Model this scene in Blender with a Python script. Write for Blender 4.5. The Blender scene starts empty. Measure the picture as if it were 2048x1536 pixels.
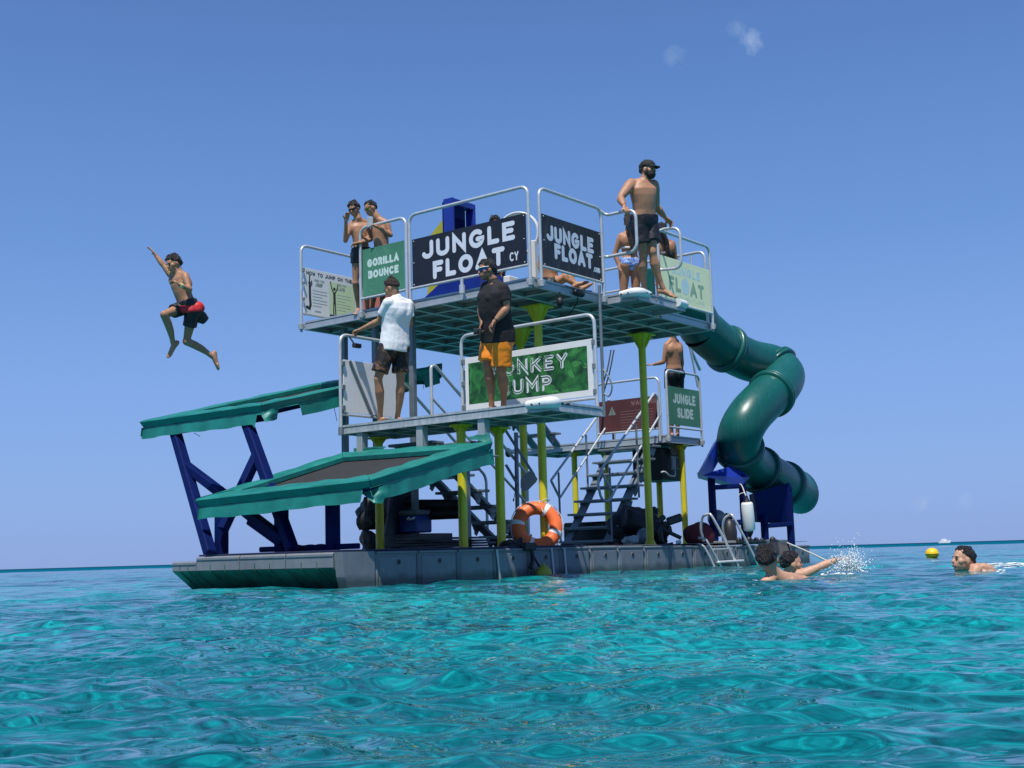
import bpy, math, random
import numpy as np
from mathutils import Vector, Matrix, noise as mnoise

random.seed(7)
scene = bpy.context.scene
COL = scene.collection
R = math.radians

# ------------------------------------------------------------------ camera
CAM_H = 0.275                       # eye of a swimmer, just above the water
PITCH, ROLL, FPX = R(7.742), R(1.661), 2510.17   # focal length in pixels of a 2048 px wide picture
cam_data = bpy.data.cameras.new('camera')
cam = bpy.data.objects.new('camera', cam_data)
COL.objects.link(cam)
scene.camera = cam
_fw = Vector((0, math.cos(PITCH), math.sin(PITCH)))
_r0 = Vector((1, 0, 0)); _u0 = _r0.cross(_fw)
_r = math.cos(ROLL) * _r0 - math.sin(ROLL) * _u0
_u = math.sin(ROLL) * _r0 + math.cos(ROLL) * _u0
CAM = Vector((0, 0, CAM_H))
m = Matrix((_r, _u, -_fw)).transposed().to_4x4(); m.translation = CAM
cam.matrix_world = m
cam_data.sensor_width = 36.0
cam_data.lens = FPX / 2048 * 36.0
cam_data.clip_start = 0.05
cam_data.clip_end = 30000

# ------------------------------------------------------------------ sky, sun, exposure
SUN_TRAVEL = Vector((0.10, 0.454, -1.0)).normalized()
scene.view_settings.view_transform = 'Standard'
scene.view_settings.look = 'None'
scene.view_settings.exposure = 0.0
scene.view_settings.gamma = 1.0
world = bpy.data.worlds.new('World'); scene.world = world; world.use_nodes = True
wn, wl = world.node_tree.nodes, world.node_tree.links
wn.clear()
w_out = wn.new('ShaderNodeOutputWorld'); w_bg = wn.new('ShaderNodeBackground')
sky = wn.new('ShaderNodeTexSky'); sky.sky_type = 'NISHITA'; sky.sun_disc = False
sky.sun_elevation = math.asin(-SUN_TRAVEL.z)
sky.sun_rotation = math.atan2(-SUN_TRAVEL.x, -SUN_TRAVEL.y)
sky.altitude = 0; sky.air_density = 1.0; sky.dust_density = 0.6; sky.ozone_density = 2.0
w_bg.inputs['Strength'].default_value = 0.085
# a few thin wisps of cloud, fixed in the sky by direction
def wnode(t, **kw):
    n = wn.new(t)
    for k, v in kw.items(): setattr(n, k, v)
    return n
geo = wnode('ShaderNodeTexCoord')
SKY_STRENGTH = 0.085
w_bg.inputs['Strength'].default_value = SKY_STRENGTH
sep = wnode('ShaderNodeSeparateXYZ'); wl.new(geo.outputs['Generated'], sep.inputs[0])
ramp = wnode('ShaderNodeValToRGB'); wl.new(sep.outputs['Z'], ramp.inputs[0])
def lin(c): return tuple(((x / 255 + .055) / 1.055) ** 2.4 if x > 10 else x / 255 / 12.92 for x in c)
stops = [(0.0, (142, 169, 222)), (.05, (142, 176, 232)), (.13, (131, 171, 233)), (.24, (110, 153, 217)), (.35, (95, 137, 202)), (.43, (88, 125, 189)), (1.0, (76, 112, 180))]
el = ramp.color_ramp.elements
while len(el) < len(stops): el.new(0.5)
for e_, (ps, c_) in zip(el, stops): e_.position = ps; e_.color = (*lin(c_), 1)
amp = wnode('ShaderNodeVectorMath', operation='SCALE'); amp.inputs['Scale'].default_value = 1 / SKY_STRENGTH; wl.new(ramp.outputs[0], amp.inputs[0])
tint = wnode('ShaderNodeMix', data_type='RGBA'); tint.inputs[0].default_value = 0.97
wl.new(sky.outputs[0], tint.inputs[6]); wl.new(amp.outputs[0], tint.inputs[7])
sky_col = tint.outputs[2]
def ray_dir(px, py):
    return (_fw * FPX + _r * (px - 1024) - _u * (py - 768)).normalized()
CLOUDS = [(ray_dir(1502, 82), 0.017, 0.42), (ray_dir(1346, 118), 0.017, 0.16), (ray_dir(1475, 55), 0.016, 0.14),
          (ray_dir(1850, 1006), 0.016, 0.22), (ray_dir(1925, 1004), 0.012, 0.14)]
cn = wnode('ShaderNodeTexNoise'); cn.inputs['Scale'].default_value = 55; cn.inputs['Detail'].default_value = 7
cn.inputs['Roughness'].default_value = 0.62
wl.new(geo.outputs['Generated'], cn.inputs['Vector'])
for d, rad, amt in CLOUDS:
    dist = wnode('ShaderNodeVectorMath', operation='DISTANCE'); dist.inputs[1].default_value = d
    wl.new(geo.outputs['Generated'], dist.inputs[0])
    mr = wnode('ShaderNodeMapRange'); mr.inputs[1].default_value = 0.0; mr.inputs[2].default_value = rad
    mr.inputs[3].default_value = 0.30; mr.inputs[4].default_value = -0.28
    wl.new(dist.outputs['Value'], mr.inputs[0])
    ad = wnode('ShaderNodeMath', operation='ADD'); wl.new(cn.outputs['Fac'], ad.inputs[0]); wl.new(mr.outputs[0], ad.inputs[1])
    m2 = wnode('ShaderNodeMapRange'); m2.inputs[1].default_value = 0.50; m2.inputs[2].default_value = 0.80
    m2.inputs[3].default_value = 0.0; m2.inputs[4].default_value = amt
    wl.new(ad.outputs[0], m2.inputs[0])
    mx = wnode('ShaderNodeMix', data_type='RGBA'); mx.inputs[7].default_value = (6.5, 8.0, 10.5, 1)
    wl.new(m2.outputs[0], mx.inputs[0]); wl.new(sky_col, mx.inputs[6])
    sky_col = mx.outputs[2]
wl.new(sky_col, w_bg.inputs[0]); wl.new(w_bg.outputs[0], w_out.inputs[0])

sun_d = bpy.data.lights.new('sun', 'SUN'); sun_d.energy = 5.0; sun_d.angle = R(0.53); sun_d.color = (1.0, 0.955, 0.89)
sun = bpy.data.objects.new('sun', sun_d); COL.objects.link(sun)
sun.rotation_euler = SUN_TRAVEL.to_track_quat('-Z', 'Y').to_euler()

# ------------------------------------------------------------------ the float's own axes: u runs back to the right, v back to the left
TH = R(52.1615)
O0 = Vector((0.30314, 15.0, 0))
AX, BX = Vector((math.cos(TH), math.sin(TH), 0)), Vector((-math.sin(TH), math.cos(TH), 0))
def P(u, v, w): return O0 + AX * u + BX * v + Vector((0, 0, w))
def toP(X):
    d = X - O0; return Vector((d.dot(AX), d.dot(BX), X.z))
def at(px, py, u=None, v=None, w=None, D=None):
    """survey helper: where the sight line through a measured point meets a known plane (result in u, v, w)"""
    d = ray_dir(px, py)
    if D is not None: return toP(CAM + d * (D / d.dot(_fw)))
    c = toP(CAM); dd = Vector((d.dot(AX), d.dot(BX), d.z))
    t = (u - c.x) / dd.x if u is not None else (v - c.y) / dd.y if v is not None else (w - c.z) / dd.z
    return c + dd * t
def atw(px, py, D): return CAM + ray_dir(px, py) * (D / ray_dir(px, py).dot(_fw))

WU, WL, WP, WS = 3.643, 1.934, 0.352, 2.215    # tops of upper deck, jump deck, pontoon, slide deck

# ------------------------------------------------------------------ materials
def mat(name, color, rough=0.5, metal=0.0, var=0.12, vscale=3.0, bump=0.0, bscale=40.0, spec=0.5, coat=0.0,
        streak=0.0, dirt=None, sss=0.0, stretch=None, detail=5.0):
    mt = bpy.data.materials.new(name); mt.use_nodes = True
    n, l = mt.node_tree.nodes, mt.node_tree.links
    b = n['Principled BSDF']
    b.inputs['Roughness'].default_value = rough; b.inputs['Metallic'].default_value = metal
    b.inputs['Specular IOR Level'].default_value = spec
    if coat: b.inputs['Coat Weight'].default_value = coat; b.inputs['Coat Roughness'].default_value = 0.12
    if sss:
        b.inputs['Subsurface Weight'].default_value = sss; b.inputs['Subsurface Radius'].default_value = (0.02, 0.008, 0.004)
        b.inputs['Subsurface Scale'].default_value = 0.5
    tc = n.new('ShaderNodeTexCoord'); mp = n.new('ShaderNodeMapping')
    if stretch: mp.inputs['Scale'].default_value = stretch
    l.new(tc.outputs['Object'], mp.inputs[0])
    nz = n.new('ShaderNodeTexNoise'); nz.inputs['Scale'].default_value = vscale; nz.inputs['Detail'].default_value = detail
    nz.inputs['Roughness'].default_value = 0.62
    l.new(mp.outputs[0], nz.inputs['Vector'])
    cr = n.new('ShaderNodeMapRange'); cr.inputs[1].default_value = 0.3; cr.inputs[2].default_value = 0.7
    cr.inputs[3].default_value = 1.0 - var; cr.inputs[4].default_value = 1.0 + var
    l.new(nz.outputs['Fac'], cr.inputs[0])
    mul = n.new('ShaderNodeMix'); mul.data_type = 'RGBA'; mul.blend_type = 'MULTIPLY'; mul.inputs[0].default_value = 1.0
    mul.inputs[6].default_value = (*color, 1)
    l.new(cr.outputs[0], mul.inputs[7])
    out = mul.outputs[2]
    if streak or dirt:
        mp2 = n.new('ShaderNodeMapping'); mp2.inputs['Scale'].default_value = (9, 9, 0.9)
        l.new(tc.outputs['Object'], mp2.inputs[0])
        nz2 = n.new('ShaderNodeTexNoise'); nz2.inputs['Scale'].default_value = 3.2; nz2.inputs['Detail'].default_value = 6
        l.new(mp2.outputs[0], nz2.inputs['Vector'])
        m3 = n.new('ShaderNodeMapRange'); m3.inputs[1].default_value = 0.48; m3.inputs[2].default_value = 0.72
        m3.inputs[3].default_value = 0.0; m3.inputs[4].default_value = streak or 0.5
        l.new(nz2.outputs['Fac'], m3.inputs[0])
        mx = n.new('ShaderNodeMix'); mx.data_type = 'RGBA'; mx.inputs[7].default_value = (*(dirt or (0.6, 0.6, 0.58)), 1)
        l.new(m3.outputs[0], mx.inputs[0]); l.new(out, mx.inputs[6]); out = mx.outputs[2]
    l.new(out, b.inputs['Base Color'])
    rr = n.new('ShaderNodeMapRange'); rr.inputs[3].default_value = max(0.02, rough - 0.08); rr.inputs[4].default_value = min(1, rough + 0.08)
    l.new(nz.outputs['Fac'], rr.inputs[0]); l.new(rr.outputs[0], b.inputs['Roughness'])
    if bump:
        bz = n.new('ShaderNodeTexNoise'); bz.inputs['Scale'].default_value = bscale; bz.inputs['Detail'].default_value = 5
        l.new(mp.outputs[0], bz.inputs['Vector'])
        bp = n.new('ShaderNodeBump'); bp.inputs['Strength'].default_value = bump; bp.inputs['Distance'].default_value = 0.02
        l.new(bz.outputs['Fac'], bp.inputs['Height']); l.new(bp.outputs[0], b.inputs['Normal'])
    return mt

M = {}
M['tube'] = mat('galvanised_tube', (0.57, 0.60, 0.61), 0.36, 0.35, 0.10, 14)
M['fascia'] = mat('weathered_aluminium', (0.40, 0.44, 0.47), 0.45, 0.35, 0.10, 5, streak=0.35, dirt=(0.55, 0.58, 0.6))
M['fascia_chalky'] = mat('chalky_aluminium', (0.38, 0.43, 0.46), 0.55, 0.25, 0.12, 6, streak=0.7, dirt=(0.62, 0.65, 0.67))
M['joist'] = mat('grey_green_joist', (0.52, 0.56, 0.54), 0.5, 0.25, 0.12, 6)
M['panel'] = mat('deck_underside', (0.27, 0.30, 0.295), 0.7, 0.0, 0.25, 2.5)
M['deck_top'] = mat('worn_deck_mat', (0.16, 0.19, 0.15), 0.85, 0.0, 0.25, 6, bump=0.3)
M['steel'] = mat('grey_steel', (0.20, 0.235, 0.255), 0.45, 0.4, 0.15, 7)
M['steel_light'] = mat('pale_grey_steel', (0.38, 0.42, 0.43), 0.5, 0.3, 0.12, 7, streak=0.3)
M['yellow'] = mat('yellow_paint', (0.70, 0.61, 0.02), 0.42, 0.0, 0.12, 5, coat=0.15, bump=0.05, streak=0.35, dirt=(0.42, 0.36, 0.05))
M['blue'] = mat('navy_blue_paint', (0.001, 0.009, 0.080), 0.65, 0.0, 0.18, 4, bump=0.08, spec=0.12)
M['blue_plastic'] = mat('blue_plastic', (0.012, 0.035, 0.30), 0.35, 0.0, 0.12, 5, coat=0.2)
M['black'] = mat('black_rubber', (0.012, 0.012, 0.014), 0.55, 0.0, 0.2, 12)
M['dark'] = mat('dark_plastic', (0.025, 0.027, 0.03), 0.45, 0.0, 0.2, 10)
M['white_plastic'] = mat('white_plastic', (0.74, 0.77, 0.76), 0.4, 0.0, 0.05, 9)
M['white_board'] = mat('white_board', (0.78, 0.79, 0.80), 0.5, 0.0, 0.05, 2, streak=0.15, dirt=(0.55, 0.56, 0.56))
M['white_frame'] = mat('white_frame', (0.72, 0.74, 0.74), 0.45, 0.0, 0.04, 5)
M['black_board'] = mat('black_board', (0.010, 0.013, 0.022), 0.5, 0.0, 0.2, 3)
M['black_board_dusty'] = mat('black_board_dusty', (0.014, 0.018, 0.022), 0.5, 0.0, 0.2, 3, streak=0.16, dirt=(0.25, 0.27, 0.28))
M['letter_white'] = mat('white_lettering', (0.66, 0.70, 0.78), 0.5, 0.0, 0.05, 5)
M['letter_pale'] = mat('pale_lettering', (0.58, 0.72, 0.66), 0.5, 0.0, 0.05, 5)
M['green_board'] = mat('faded_green_board', (0.065, 0.235, 0.14), 0.55, 0.0, 0.2, 1.6)
M['pale_board'] = mat('pale_green_board', (0.90, 0.92, 0.56), 0.6, 0.0, 0.06, 2)
M['pale_blue_print'] = mat('pale_blue_print', (0.62, 0.80, 0.80), 0.6, 0.0, 0.05, 6)
M['grey_green_print'] = mat('grey_green_print', (0.34, 0.48, 0.30), 0.6, 0.0, 0.06, 6)
M['faint_print'] = mat('faint_print', (0.76, 0.84, 0.58), 0.6, 0.0, 0.05, 6)
M['poster'] = mat('poster_white', (0.74, 0.80, 0.78), 0.55, 0.0, 0.04, 2)
M['poster_green'] = mat('poster_green', (0.58, 0.76, 0.46), 0.55, 0.0, 0.05, 2)
M['ink'] = mat('dark_ink', (0.03, 0.04, 0.04), 0.6, 0.0, 0.1, 9)
M['ink_grey'] = mat('grey_ink', (0.13, 0.17, 0.15), 0.6, 0.0, 0.1, 9)
M['ink_light'] = mat('light_ink', (0.27, 0.34, 0.31), 0.6, 0.0, 0.1, 9)
M['maroon'] = mat('maroon_board', (0.095, 0.028, 0.026), 0.5, 0.0, 0.2, 3)
M['maroon_text'] = mat('maroon_print', (0.24, 0.12, 0.12), 0.5, 0.0, 0.1, 6)
M['sign_grey'] = mat('grey_print', (0.18, 0.22, 0.2), 0.5, 0.0, 0.1, 6)
M['vinyl'] = mat('teal_vinyl', (0.009, 0.185, 0.155), 0.46, 0.0, 0.22, 3.5, bump=0.35, bscale=9, spec=0.5)
M['vinyl_dark'] = mat('dark_teal_vinyl', (0.008, 0.125, 0.105), 0.45, 0.0, 0.22, 4, bump=0.4, bscale=9)
M['mat_black'] = mat('woven_mat', (0.022, 0.022, 0.026), 0.8, 0.0, 0.15, 8, bump=0.2, bscale=120)
M['slide'] = mat('green_slide_plastic', (0.003, 0.092, 0.080), 0.36, 0.0, 0.16, 2.0, coat=0.10, bump=0.05, bscale=3, streak=0.30, dirt=(0.03, 0.17, 0.15))
M['orange'] = mat('orange_ring', (0.92, 0.17, 0.038), 0.5, 0.0, 0.10, 6, bump=0.15, bscale=14)
M['reflective'] = mat('reflective_band', (0.86, 0.82, 0.80), 0.45, 0.0, 0.1, 20)
M['rope'] = mat('pale_rope', (0.6, 0.6, 0.56), 0.8, 0.0, 0.15, 60, bump=0.4, bscale=160)
M['float'] = mat('grey_float_plastic', (0.165, 0.187, 0.21), 0.55, 0.0, 0.14, 3.5, bump=0.12, bscale=8, streak=0.25, dirt=(0.26, 0.26, 0.25))
M['float_wet'] = mat('algae_film', (0.035, 0.14, 0.105), 0.35, 0.0, 0.45, 4.5, bump=0.25, bscale=10)
M['wood'] = mat('weathered_wood', (0.26, 0.20, 0.13), 0.75, 0.0, 0.25, 8, stretch=(1, 6, 1))
M['planks'] = mat('grey_planks', (0.13, 0.14, 0.15), 0.75, 0.0, 0.3, 6)
M['bag'] = mat('maroon_bag', (0.11, 0.012, 0.02), 0.7, 0.0, 0.2, 6, bump=0.4, bscale=20)
M['cooler'] = mat('cooler_blue', (0.015, 0.06, 0.30), 0.4, 0.0, 0.1, 5)
M['buoy'] = mat('yellow_buoy', (0.85, 0.55, 0.01), 0.4, 0.0, 0.08, 6)
M['yellow_dull'] = mat('dull_yellow', (0.38, 0.37, 0.03), 0.5, 0.0, 0.15, 5)
M['foam'] = mat('foam', (0.80, 0.86, 0.87), 0.5, 0.0, 0.1, 20)
M['redbox'] = mat('salmon_red', (0.42, 0.13, 0.10), 0.5, 0.0, 0.15, 5)
M['boat'] = mat('white_boat', (0.8, 0.82, 0.82), 0.4, 0.0, 0.03, 1)
M['grey_cowl'] = mat('grey_cowl', (0.22, 0.24, 0.25), 0.35, 0.0, 0.2, 6, coat=0.3)

def wet_band(mt, z0, z1, col):
    n, l = mt.node_tree.nodes, mt.node_tree.links; b = n['Principled BSDF']
    src = b.inputs['Base Color'].links[0].from_socket
    g_ = n.new('ShaderNodeNewGeometry'); s_ = n.new('ShaderNodeSeparateXYZ'); l.new(g_.outputs['Position'], s_.inputs[0])
    nz = n.new('ShaderNodeTexNoise'); nz.inputs['Scale'].default_value = 5; nz.inputs['Detail'].default_value = 6; l.new(g_.outputs['Position'], nz.inputs[0])
    ma = n.new('ShaderNodeMath'); ma.operation = 'MULTIPLY_ADD'; ma.inputs[1].default_value = -.16; l.new(nz.outputs['Fac'], ma.inputs[0]); l.new(s_.outputs['Z'], ma.inputs[2])
    mr = n.new('ShaderNodeMapRange'); mr.inputs[1].default_value = z0 - .08; mr.inputs[2].default_value = z1 - .08; mr.inputs[3].default_value = .85; mr.inputs[4].default_value = 0; l.new(ma.outputs[0], mr.inputs[0])
    mx = n.new('ShaderNodeMix'); mx.data_type = 'RGBA'; l.new(mr.outputs[0], mx.inputs[0]); l.new(src, mx.inputs[6]); mx.inputs[7].default_value = (*col, 1); l.new(mx.outputs[2], b.inputs['Base Color'])
wet_band(M['float'], .05, .12, (.045, .07, .065))

# ------------------------------------------------------------------ mesh building
class Frame:
    """an Empty at a thing's base; its children are written in the same coordinates and shifted to that base"""
    def __init__(self, name, label, cat, base, plat=True, group=None):
        o = bpy.data.objects.new(name, None); COL.objects.link(o)
        self.plat = plat; self.base = Vector(base); self.obj = o
        o.location = P(*base) if plat else Vector(base)
        o.rotation_euler = (0, 0, TH if plat else 0)
        o.empty_display_size = 0.2
        o['label'] = label; o['category'] = cat
        if group: o['group'] = group

class MB:
    def __init__(self): self.v = []; self.f = []; self.s = []; self.mi = []
    def add(self, vs, fs, smooth=False, mi=0):
        o = len(self.v)
        self.v += [tuple(x) for x in vs]
        self.f += [tuple(i + o for i in q) for q in fs]
        self.s += [smooth] * len(fs); self.mi += [mi] * len(fs)
        return self
    def box(self, a, b, ch=0.004, M4=None, mi=0):
        """box between two corners with chamfered edges"""
        lo = [min(a[i], b[i]) for i in range(3)]; hi = [max(a[i], b[i]) for i in range(3)]
        c = min(ch, 0.3 * min(hi[i] - lo[i] for i in range(3)))
        vs = []; idx = {}
        for sx in (0, 1):
            for sy in (0, 1):
                for sz in (0, 1):
                    for ax in range(3):
                        p = [(lo, hi)[s][i] + (c if s == 0 else -c) for i, s in enumerate((sx, sy, sz))]
                        p[ax] = (lo, hi)[(sx, sy, sz)[ax]][ax]
                        idx[(sx, sy, sz, ax)] = len(vs); vs.append(Vector(p))
        fs = []
        for ax in range(3):
            o1, o2 = [i for i in range(3) if i != ax]
            for s in (0, 1):
                q = []
                for (a1, a2) in ((0, 0), (1, 0), (1, 1), (0, 1)):
                    k = [0, 0, 0]; k[ax] = s; k[o1] = a1; k[o2] = a2
                    q.append(idx[(*k, ax)])
                fs.append(q)
            for a1 in (0, 1):
                for a2 in (0, 1):
                    k0 = [0, 0, 0]; k1 = [0, 0, 0]
                    k0[o1] = k1[o1] = a1; k0[o2] = k1[o2] = a2; k1[ax] = 1
                    fs.append([idx[(*k0, o1)], idx[(*k1, o1)], idx[(*k1, o2)], idx[(*k0, o2)]])
        for sx in (0, 1):
            for sy in (0, 1):
                for sz in (0, 1):
                    fs.append([idx[(sx, sy, sz, 0)], idx[(sx, sy, sz, 1)], idx[(sx, sy, sz, 2)]])
        if M4 is not None: vs = [M4 @ p for p in vs]
        cen = sum(vs, Vector()) / len(vs)
        out = []
        for q in fs:
            n = (vs[q[1]] - vs[q[0]]).cross(vs[q[2]] - vs[q[0]])
            fc = sum((vs[i] for i in q), Vector()) / len(q)
            out.append(q if n.dot(fc - cen) > 0 else q[::-1])
        return self.add(vs, out, False, mi)
    def bar(self, p, q, w, h, up=(0, 0, 1), ch=0.004, ext=0.0, mi=0):
        """rectangular bar from p to q: w wide, h high"""
        p, q = Vector(p), Vector(q); d = (q - p).normalized(); L = (q - p).length
        s = d.cross(Vector(up))
        s = s.normalized() if s.length > 1e-6 else Vector((1, 0, 0))
        t = s.cross(d).normalized()
        M4 = Matrix((s, d, t)).transposed().to_4x4(); M4.translation = p
        return self.box((-w / 2, -ext, -h / 2), (w / 2, L + ext, h / 2), ch, M4, mi)
    def tube(self, pts, r, n=12, caps=True, rn=None, smooth=True, mi=0):
        pts = [Vector(p) for p in pts]; k = len(pts)
        rs = r if isinstance(r, (list, tuple)) else [r] * k
        tans = []
        for i in range(k):
            a = pts[max(i - 1, 0)]; b = pts[min(i + 1, k - 1)]
            tans.append((b - a).normalized())
        ref = Vector((0, 0, 1)) if abs(tans[0].z) < 0.9 else Vector((1, 0, 0))
        s = tans[0].cross(ref).normalized(); vs = []
        for i in range(k):
            if i:
                ax = tans[i - 1].cross(tans[i])
                if ax.length > 1e-7:
                    s = Matrix.Rotation(tans[i - 1].angle(tans[i]), 3, ax.normalized()) @ s
            s = (s - tans[i] * s.dot(tans[i])).normalized(); t = tans[i].cross(s)
            for j in range(n):
                a = 2 * math.pi * j / n
                vs.append(pts[i] + (s * math.cos(a) + t * math.sin(a)) * rs[i])
        fs = [(i * n + j, i * n + (j + 1) % n, (i + 1) * n + (j + 1) % n, (i + 1) * n + j) for i in range(k - 1) for j in range(n)]
        self.add(vs, fs, smooth, mi)
        if caps:
            self.add(vs[:n], [tuple(range(n))[::-1]], False, mi); self.add(vs[-n:], [tuple(range(n))], False, mi)
        return self
    def ring(self, c, ax, R0, r, n=40, k=12, squash=1.0, mi=0):
        c = Vector(c); ax = Vector(ax).normalized()
        s = ax.cross(Vector((0, 0, 1)));  s = s.normalized() if s.length > 1e-5 else Vector((1, 0, 0))
        t = ax.cross(s)
        vs = []
        for i in range(n):
            a = 2 * math.pi * i / n; d = s * math.cos(a) + t * math.sin(a)
            for j in range(k):
                b = 2 * math.pi * j / k
                vs.append(c + d * (R0 + r * math.cos(b)) + ax * (r * squash * math.sin(b)))
        fs = [(i * k + j, i * k + (j + 1) % k, ((i + 1) % n) * k + (j + 1) % k, ((i + 1) % n) * k + j) for i in range(n) for j in range(k)]
        return self.add(vs, fs, True, mi)
    def ell(self, c, rx, ry, rz, rot=None, n=18, k=12, mi=0):
        c = Vector(c); vs = [Vector((0, 0, 1))]; 
        for i in range(1, k):
            a = math.pi * i / k
            for j in range(n):
                b = 2 * math.pi * j / n
                vs.append(Vector((math.sin(a) * math.cos(b), math.sin(a) * math.sin(b), math.cos(a))))
        vs.append(Vector((0, 0, -1)))
        fs = [(0, 1 + j, 1 + (j + 1) % n) for j in range(n)]
        for i in range(k - 2):
            for j in range(n):
                a = 1 + i * n; fs.append((a + j, a + n + j, a + n + (j + 1) % n, a + (j + 1) % n))
        e = 1 + (k - 2) * n
        fs += [(e + j, len(vs) - 1, e + (j + 1) % n) for j in range(n)]
        vs = [Vector((p.x * rx, p.y * ry, p.z * rz)) for p in vs]
        if rot is not None: vs = [rot @ p for p in vs]
        return self.add([p + c for p in vs], fs, True, mi)
    def prism(self, poly, off, smooth=False, mi=0):
        """closed outline pushed along the vector off"""
        poly = [Vector(p) for p in poly]; off = Vector(off); n = len(poly)
        vs = poly + [p + off for p in poly]
        nrm = Vector()
        for i in range(n): nrm += poly[i].cross(poly[(i + 1) % n])
        fl = nrm.dot(off) > 0
        a, b = tuple(range(n)), tuple(range(n, 2 * n))
        fs = [a[::-1], b] if fl else [a, b[::-1]]
        for i in range(n):
            q = (i, (i + 1) % n, n + (i + 1) % n, n + i)
            fs.append(q if fl else q[::-1])
        return self.add(vs, fs, smooth, mi)
    def mesh(self, name, mats, base=(0, 0, 0)):
        me = bpy.data.meshes.new(name); b = Vector(base)
        me.from_pydata([Vector(p) - b for p in self.v], [], self.f)
        me.polygons.foreach_set('use_smooth', self.s)
        for mt in (mats if isinstance(mats, (list, tuple)) else [mats]): me.materials.append(mt)
        me.polygons.foreach_set('material_index', self.mi)
        me.validate(); me.update()
        return me
    def build(self, name, mats, fr, parent=None):
        """one mesh object, a part of the thing fr (or of one of its parts)"""
        o = bpy.data.objects.new(name, self.mesh(name, mats, fr.base)); COL.objects.link(o)
        o.parent = parent or fr.obj
        return o
    def single(self, name, mats, label, cat, base, plat=True, group=None, kind=None):
        o = bpy.data.objects.new(name, self.mesh(name, mats, base)); COL.objects.link(o)
        o.location = P(*base) if plat else Vector(base); o.rotation_euler = (0, 0, TH if plat else 0)
        if label: o['label'] = label
        if cat: o['category'] = cat
        if group: o['group'] = group
        if kind: o['kind'] = kind
        return o

def copies(name, mesh, fr, spots, parent=None):
    """the same piece at several places of one thing; spot = position in the thing's coordinates"""
    for s in spots:
        o = bpy.data.objects.new(name, mesh); COL.objects.link(o); o.parent = parent or fr.obj
        o.location = Vector(s) - fr.base
    return

def fillet(pts, r, n=6, closed=False):
    pts = [Vector(p) for p in pts]; out = []
    k = len(pts)
    for i in range(k):
        if not closed and i in (0, k - 1): out.append(pts[i]); continue
        p, a, b = pts[i], pts[i - 1], pts[(i + 1) % k]
        da, db = (a - p), (b - p)
        t = min(r, da.length * 0.49, db.length * 0.49)
        pa, pb = p + da.normalized() * t, p + db.normalized() * t
        for j in range(n + 1):
            s = j / n
            out.append(pa * (1 - s) ** 2 + p * 2 * s * (1 - s) + pb * s ** 2)
    return out

def catmull(pts, n=8):
    pts = [Vector(p) for p in pts]; q = [pts[0] * 2 - pts[1]] + pts + [pts[-1] * 2 - pts[-2]]; out = []
    for i in range(1, len(q) - 2):
        for j in range(n):
            t = j / n
            out.append(0.5 * ((2 * q[i]) + (q[i + 1] - q[i - 1]) * t + (2 * q[i - 1] - 5 * q[i] + 4 * q[i + 1] - q[i + 2]) * t * t
                              + (3 * q[i] - q[i - 1] - 3 * q[i + 1] + q[i + 2]) * t ** 3))
    out.append(pts[-1]); return out

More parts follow.
